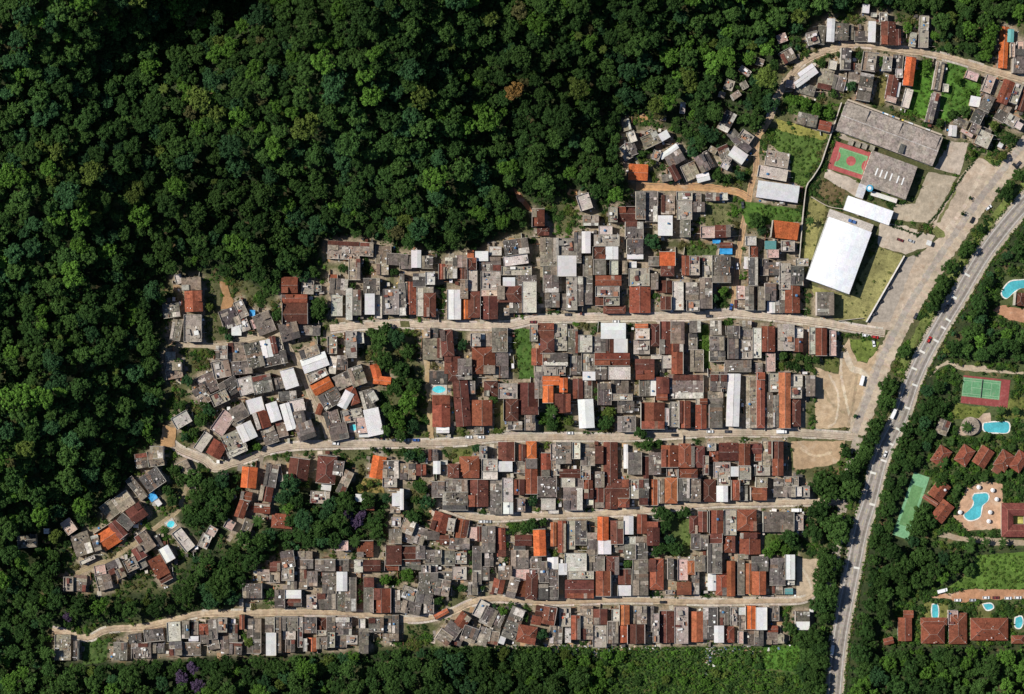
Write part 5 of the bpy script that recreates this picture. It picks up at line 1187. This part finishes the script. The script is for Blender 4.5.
for t in trees:
    z = t['z0']+t['lift']; loc = P(t['x'], t['y'], z); r = t['r']*S*1.06
    col = jc(LC[t['c']], .22)
    if not t['hand']: q_ = 1+.28*math.sin(t['x']/83+1.5*math.sin(t['y']/71+1))*math.sin(t['y']/64+t['x']/190+.6); col = tuple(v_*q_ for v_ in col)
    rz = rng.uniform(0, 6.28)
    if id(t) in ids:
        e = empty('palm_tree' if t['palm'] else 'tree', (loc[0], loc[1], t['z0']), rz)
        tag(e, t['label'], 'tree', 'trees of the settlement and roadside' if t['hand'] else 'trees of the closed forest')
        me = PALM_ME if t['palm'] else CROWN_ME[rng.randrange(len(CROWN_ME))]
        c = bpy.data.objects.new('crown', me); COL.objects.link(c); c.parent = e; c.location = (0, 0, t['lift']); c.scale = (r, r*rng.uniform(.88, 1.1), r*rng.uniform(.85, 1.15)); c.color = (*col, 1)
        k = bpy.data.objects.new('trunk', TRUNK_ME); COL.objects.link(k); k.parent = e; k.location = (0, 0, 0)
        hgt = t['lift']+(0.0 if t['palm'] else .1*r); k.scale = (r*1.0, r*1.0, hgt) if not t['palm'] else (2.2, 2.2, t['lift']/.62)
    else:
        Q, Tt, tq, tt = (CROWNS if t['r'] > 5 else BUSH)[rng.randrange(14 if t['r'] > 5 else 8)]
        ca, sa = math.cos(rz), math.sin(rz); M = np.array(((ca, sa, 0), (-sa, ca, 0), (0, 0, rng.uniform(.85, 1.15))), np.float32)
        acc['V4'].append((Q.reshape(-1, 3) @ M)*r+np.array(loc, np.float32)); acc['V3'].append((Tt.reshape(-1, 3) @ M)*r+np.array(loc, np.float32))
        cc = np.array(col, np.float32)
        acc['C4'].append(tq[:, None]*cc); acc['C3'].append(tt[:, None]*cc)
V4 = np.concatenate(acc['V4']); V3 = np.concatenate(acc['V3'])
me = arrays_to_mesh('forest', np.concatenate([V4, V3]), len(V4)//4, len(V3)//3, np.concatenate(acc['C4']+acc['C3']), M_LEAFS)
o = bpy.data.objects.new('forest', me); COL.objects.link(o); tag(o, 'closed tropical forest of countless crowns around the settlement', 'forest', kind='stuff')
print('forest faces', len(me.polygons))
# ground cover: weeds and low bushes in lawns, yards and on verges
gc = {'V4': [], 'V3': [], 'C4': [], 'C3': []}
def bush(x, y, r, c):
    z = hill(x, y); loc = P(x, y, z+r*.3)
    Q, Tt, tq, tt = BUSH[rng.randrange(8)]
    a = rng.uniform(0, 6.28); ca, sa = math.cos(a), math.sin(a); M = np.array(((ca, sa, 0), (-sa, ca, 0), (0, 0, .8)), np.float32)
    gc['V4'].append((Q.reshape(-1, 3) @ M)*r+np.array(loc, np.float32)); gc['V3'].append((Tt.reshape(-1, 3) @ M)*r+np.array(loc, np.float32))
    cc = np.array(jc(c, .25), np.float32); gc['C4'].append(tq[:, None]*cc); gc['C3'].append(tt[:, None]*cc)
for poly, c, b in LAWNS:
    xs_ = [p[0] for p in poly]; ys_ = [p[1] for p in poly]
    area = (max(xs_)-min(xs_))*(max(ys_)-min(ys_))
    for _ in range(int(area*b*.20)):
        x, y = rng.uniform(min(xs_), max(xs_)), rng.uniform(min(ys_), max(ys_))
        if inpoly(x, y, poly) and not (0 <= int(x) < W_ and 0 <= int(y) < H_ and (occ[int(y), int(x)] or hard[int(y), int(x)])): bush(x, y, rng.uniform(.5, 1.5), mix(c, rng.choice([LC['b'], LC['n'], LC['y']]), .6))
green = vil & ~dilate(occ, 1) & ~hard & ~lawn
far = green & ~dilate(occ, 4)
ys_, xs_ = np.nonzero(green)
def clump(x, y, n, r0, r1, sp):
    c = rng.choice([LC['n'], LC['b'], LC['y'], LC['d'], LC['n'], (.09, .085, .03)])
    for _ in range(n):
        u, v = x+rng.gauss(0, sp), y+rng.gauss(0, sp)
        if 0 <= int(u) < W_ and 0 <= int(v) < H_ and green_ok[int(v), int(u)]: bush(u, v, rng.uniform(r0, r1), c)
green_ok = ~occ & ~hard
for i in nr.permutation(len(ys_))[:620]: clump(xs_[i], ys_[i], rng.randint(2, 7), .25, 1.0, 1.5)
ys_, xs_ = np.nonzero(far)
for i in nr.permutation(len(ys_))[:900]: clump(xs_[i], ys_[i], rng.randint(5, 14), .4, 2.1, 2.8)
gard = np.zeros((H_, W_), bool)
for p in E_CLEAR: stamp_poly(gard, p)
gard &= ~dilate(occ, 1) & ~dilate(hard, 1) & ~lawn
ys_, xs_ = np.nonzero(gard)
for i in nr.permutation(len(ys_))[:1500]: bush(xs_[i]+rng.random(), ys_[i]+rng.random(), rng.uniform(.7, 2.9), rng.choice([LC['n'], LC['b'], LC['n'], LC['d'], LC['d'], LC['y']]))
# verge scrub along the highway and fringes of roads
for x, y in dense(HWY, 2):
    for s_ in (-1, 1):
        for _ in range(2):
            q = rng.uniform(9.5, 13)*s_
            bush(x+q*.85, y+q*.5, rng.uniform(.5, 1.3), rng.choice([LC['n'], LC['b'], LC['y'], (.14, .13, .05)]))
# clipped hedge beside the school yards
for pl in ([(981, 151), (960, 180), (945, 202), (930, 222), (918, 236)], [(891, 226), (905, 230), (918, 235)]):
    for x, y in dense(pl, 1.2):
        for _ in range(2): bush(x+rng.uniform(-1, 1), y+rng.uniform(-1, 1), rng.uniform(.5, 1.0), LC['d'])
V4 = np.concatenate(gc['V4']); V3 = np.concatenate(gc['V3'])
me = arrays_to_mesh('ground_cover', np.concatenate([V4, V3]), len(V4)//4, len(V3)//3, np.concatenate(gc['C4']+gc['C3']), M_LEAFS)
o = bpy.data.objects.new('ground_cover', me); COL.objects.link(o); tag(o, 'weeds, hedges and low bushes growing in yards and verges', 'undergrowth', kind='stuff')

# ------------------------------------------------------------------ vehicles
def car_protos():
    body = MB()
    c1 = (1, 1, 1)
    prof = [(-2.05, .35), (-2.05, .8), (-1.95, .92), (1.0, .95), (1.85, .8), (2.05, .6), (2.05, .35)]
    for s_ in (-1, 1):
        pts = [(x, s_*.82, z) for x, z in prof]
        body.face(pts if s_ < 0 else pts[::-1], c1)
    for (x0, z0), (x1, z1) in zip(prof, prof[1:]+prof[:1]): body.face([(x0, -.82, z0), (x0, .82, z0), (x1, .82, z1), (x1, -.82, z1)][::-1] if False else [(x0, .82, z0), (x0, -.82, z0), (x1, -.82, z1), (x1, .82, z1)], c1)
    top = [(-1.45, 1.42), (.15, 1.42)]
    body.face([(-1.45, -.6, 1.42), (.15, -.6, 1.42), (.15, .6, 1.42), (-1.45, .6, 1.42)], c1)
    gl = MB(); g = (.02, .025, .03)
    b = [(-1.9, -.76, .925), (.95, -.76, .945), (.95, .76, .945), (-1.9, .76, .925)]; tpp = [(-1.45, -.6, 1.415), (.15, -.6, 1.415), (.15, .6, 1.415), (-1.45, .6, 1.415)]
    for i in range(4): gl.face([b[i], b[(i+1) % 4], tpp[(i+1) % 4], tpp[i]], g)
    wh = MB()
    for s_ in (-1, 1): pass
    n = 12
    for k in range(n):
        a, a2 = 2*math.pi*k/n, 2*math.pi*(k+1)/n
        wh.face([(.31*math.cos(a), -.1, .31*math.sin(a)), (.31*math.cos(a2), -.1, .31*math.sin(a2)), (.31*math.cos(a2), .1, .31*math.sin(a2)), (.31*math.cos(a), .1, .31*math.sin(a))], (.02, .02, .02))
    for y in (-.1, .1): wh.face([(.31*math.cos(2*math.pi*k/n), y, .31*math.sin(2*math.pi*k/n)) for k in range(n)][::(-1 if y > 0 else 1)], (.03, .03, .03))
    return body.mesh('body', [M_PAINT]), gl.mesh('window', [M_GLASSY]), wh.mesh('wheel', [M_PLAIN])
M_PAINT = material('car_paint', src='object', rough=.35, spec=.5, noises=((.8, .95, 1.05),))
BODY_ME, GLASS_ME, WHEEL_ME = car_protos()
vb = MB(); vb.box(-.6, 0, .55, 4.6, 2.0, 2.0, (1, 1, 1)); VANBOX = vb.mesh('cargo_box', [M_PAINT])
cb = MB(); cb.box(2.45, 0, .5, 1.4, 1.9, 1.5, (1, 1, 1)); CAB = cb.mesh('cab', [M_PAINT])
wb = MB(); wb.box(3.16, 0, 1.15, .06, 1.7, .7, (.02, .025, .03)); WSC = wb.mesh('windscreen', [M_GLASSY])
PC = {'w': ((.75, .75, .74), 'white'), 'k': ((.02, .02, .022), 'black'), 'd': ((.06, .06, .07), 'dark grey'), 'r': ((.42, .03, .025), 'red'), 'u': ((.03, .09, .3), 'blue'), 's': ((.4, .41, .42), 'silver'), 'm': ((.15, .03, .03), 'maroon')}
def vehicle(px, py, ang, c, label, van=False, z=.2):
    col, cn = PC[c]; loc = P(px, py, z)
    e = empty('delivery_van' if van else 'car', (loc[0], loc[1], z), A_(ang)); tag(e, label.format(cn), 'van' if van else 'car', 'vehicles on streets and highway')
    def ch(nm, me, l=(0, 0, 0)):
        o = bpy.data.objects.new(nm, me); COL.objects.link(o); o.parent = e; o.location = l; o.color = (*col, 1); return o
    if van:
        ch('cargo_box', VANBOX); ch('cab', CAB); ch('windscreen', WSC)
        for x in (-1.9, 2.3):
            for y in (-.9, .9): ch('wheel', WHEEL_ME, (x, y, .31))
    else:
        ch('body', BODY_ME); ch('window', GLASS_ME)
        for x in (-1.25, 1.3):
            for y in (-.75, .75): ch('wheel', WHEEL_ME, (x, y, .31))
Vh = [(929, 339.6, -62, 'r', '{} car in the left lane of the highway', 0), (946.5, 308, -58, 'k', 'small {} car on the highway beside roadside trees', 0), (893, 414, -65, 'w', '{} delivery van parked on the highway edge by a tree', 1), (885, 454, -68, 'w', '{} car on the right lane of the highway below the van', 0), (831.8, 650, -80, 'w', '{} van pulled in under trees at the lower highway', 1),
 (875, 337, 8, 'r', '{} car at the grass triangle where the topmost street ends', 0), (865.6, 335.5, 8, 'w', '{} car beside the red one at the grass triangle', 0), (873.6, 343.5, 80, 'w', '{} car parked on the grass triangle itself', 0), (861.7, 380.7, -75, 'w', '{} van alone on the pale dirt lot', 1), (915.5, 316, -62, 'd', '{} car parked on the gravel edge beside the frontage road', 0), (972, 220, -60, 'k', '{} car driving on the gravel road below the school', 0), (988.5, 207.6, -40, 'w', '{} car parked under trees at the frontage road', 0), (1018, 164, -45, 'd', '{} car at the top end of the frontage road', 0),
 (469, 437, 0, 'w', 'longer {} car on second street below brown roofs', 0), (481, 437, 0, 'w', 'smaller {} car parked right behind another on second street', 0), (416, 440, 0, 'u', '{} car parked by the park trees on second street', 0), (395, 440, 0, 'd', '{} car at left of three parked by the park trees', 0), (406, 440, 0, 's', '{} car in the middle of three parked by park trees', 0), (335.7, 443.5, 5, 'w', '{} car on the second street near the western bend', 0), (570, 433, 0, 'w', '{} car in front of the long white roof, second street', 0), (674.5, 435, 0, 'k', '{} car on the second street below rust-red roofs', 0), (728, 431.5, 0, 'd', '{} car in front of the long cream roof, second street', 0), (710, 431.5, 0, 'w', '{} car parked beside the grey roof, second street', 0), (781, 431.5, 0, 'w', 'long {} delivery van on the second street near highway', 1), (796, 510, 0, 'w', '{} van parked off the third street under the trees', 1), (633, 502.5, 90, 'w', '{} car in a yard opening above the third street', 0), (568, 314.5, 0, 'd', '{} car on the topmost street near its middle', 0), (616, 321.5, 0, 'w', '{} car at the white L-shaped roof, topmost street', 0), (731, 307, -75, 'u', '{} car at the junction of topmost street and dirt lane', 0), (709, 316, 0, 'd', '{} car on the topmost street left of the junction', 0), (737, 266, 85, 'w', '{} car in the dirt lane past the school lawn', 0), (742.6, 205, 85, 'd', '{} car beside the grass at upper dirt lane', 0), (533, 322, 0, 'm', '{} car at the long green garden, topmost street', 0), (482, 521.5, 0, 'w', '{} car at left of the pair on third street', 0), (488, 521.5, 0, 's', '{} car at right of the pair on third street', 0), (663, 602, 0, 'k', '{} car on the bottom long street', 0), (485, 604, 0, 'w', '{} car at the dirt junction of the bottom street', 0),
 (957.6, 600, 0, 'w', 'leftmost {} car parked along the orange villa road', 0), (972.6, 600, 0, 's', '{} car between white ones on the orange villa road', 0), (986, 597.5, 0, 'w', '{} car beside the maroon one on the villa road', 0), (995.6, 597.5, 0, 'm', '{} car parked on the orange villa road', 0), (1008, 598, 0, 'w', '{} car right of the maroon one, orange villa road', 0), (1018, 597.5, 0, 'w', 'rightmost {} car parked along the orange villa road', 0), (941.7, 590.5, -15, 'w', '{} van at the left end of the orange villa road', 1),
 (898, 271, -25, 'k', 'topmost {} car parked along the straight white wall', 0), (889, 288, -25, 'd', '{} car second from the top along the straight white wall', 0), (880, 302, -25, 'k', '{} car third from the top along the straight white wall', 0), (874, 314, -25, 'd', '{} car nearest the street along the straight white wall', 0), (900, 240, 20, 'm', '{} car in the small yard by the school gate', 0), (911, 241, 20, 's', '{} car on the concrete beside the school gate', 0), (1015, 166, 45, 'k', '{} car beside scrub at the far top of frontage road', 0)]
for v in Vh: vehicle(v[0], v[1], v[2], v[3], v[4], bool(v[5]))

# parasols and loungers round the resort pool
um = MB(); um.cyl(0, 0, 2.1, 1.35, .05, .6, (.75, .74, .72), n=8, cap=False); UM = um.mesh('canopy', [M_PLAIN])
up = MB(); up.cyl(0, 0, -.1, .05, .05, 2.75, (.3, .25, .2), n=6); UP = up.mesh('pole', [M_PLAIN])
PL_ = [(992, 490), (996, 499), (989.5, 512), (988, 521), (959.5, 512), (978, 487)]
PW = ['at the top right of the bean-shaped pool', 'right of the upper end of the bean pool', 'right of the lower end of the bean pool', 'below right of the bean-shaped pool', 'left of the bean-shaped pool', 'just above the bean-shaped pool']
for (x, y), w_ in zip(PL_, PW):
    e = empty('parasol', P(x, y, 0)); tag(e, 'white parasol on pink paving '+w_, 'parasol', 'parasols round the resort pool')
    for nm, me in (('canopy', UM), ('pole', UP)):
        o = bpy.data.objects.new(nm, me); COL.objects.link(o); o.parent = e

# ------------------------------------------------------------------ light, sky, camera
EL = math.radians(48)
to_sun = Vector((-.957*math.cos(EL), .287*math.cos(EL), math.sin(EL)))
sl = bpy.data.lights.new('sun', 'SUN'); sl.energy = 5.0; sl.angle = math.radians(.5); sl.color = (1, .955, .88)
so = bpy.data.objects.new('sun', sl); COL.objects.link(so); so.rotation_euler = (-to_sun).to_track_quat('-Z', 'Y').to_euler(); so.location = (0, 0, 500)
w = bpy.data.worlds.new('World'); scene.world = w; w.use_nodes = True
nt = w.node_tree; sk = nt.nodes.new('ShaderNodeTexSky'); sk.sky_type = 'NISHITA'; sk.sun_disc = False
sk.sun_elevation = EL; sk.air_density = .7; sk.dust_density = .3; sk.ozone_density = 3.0; sk.sun_rotation = math.atan2(to_sun.x, to_sun.y)
nt.links.new(sk.outputs[0], nt.nodes['Background'].inputs[0]); nt.nodes['Background'].inputs[1].default_value = .09
cam = bpy.data.cameras.new('camera'); co = bpy.data.objects.new('camera', cam); COL.objects.link(co)
co.location = (0, 0, H); cam.sensor_width = 36; cam.lens = 36*H/(1024*S); cam.clip_start = 1; cam.clip_end = 30000
scene.camera = co
vs = scene.view_settings; vs.view_transform = 'Standard'; vs.look = 'None'; vs.exposure = 0.1; vs.gamma = 1.0; vs.use_curve_mapping = False
scene.cycles.max_bounces = 4; scene.cycles.diffuse_bounces = 1; scene.cycles.glossy_bounces = 1
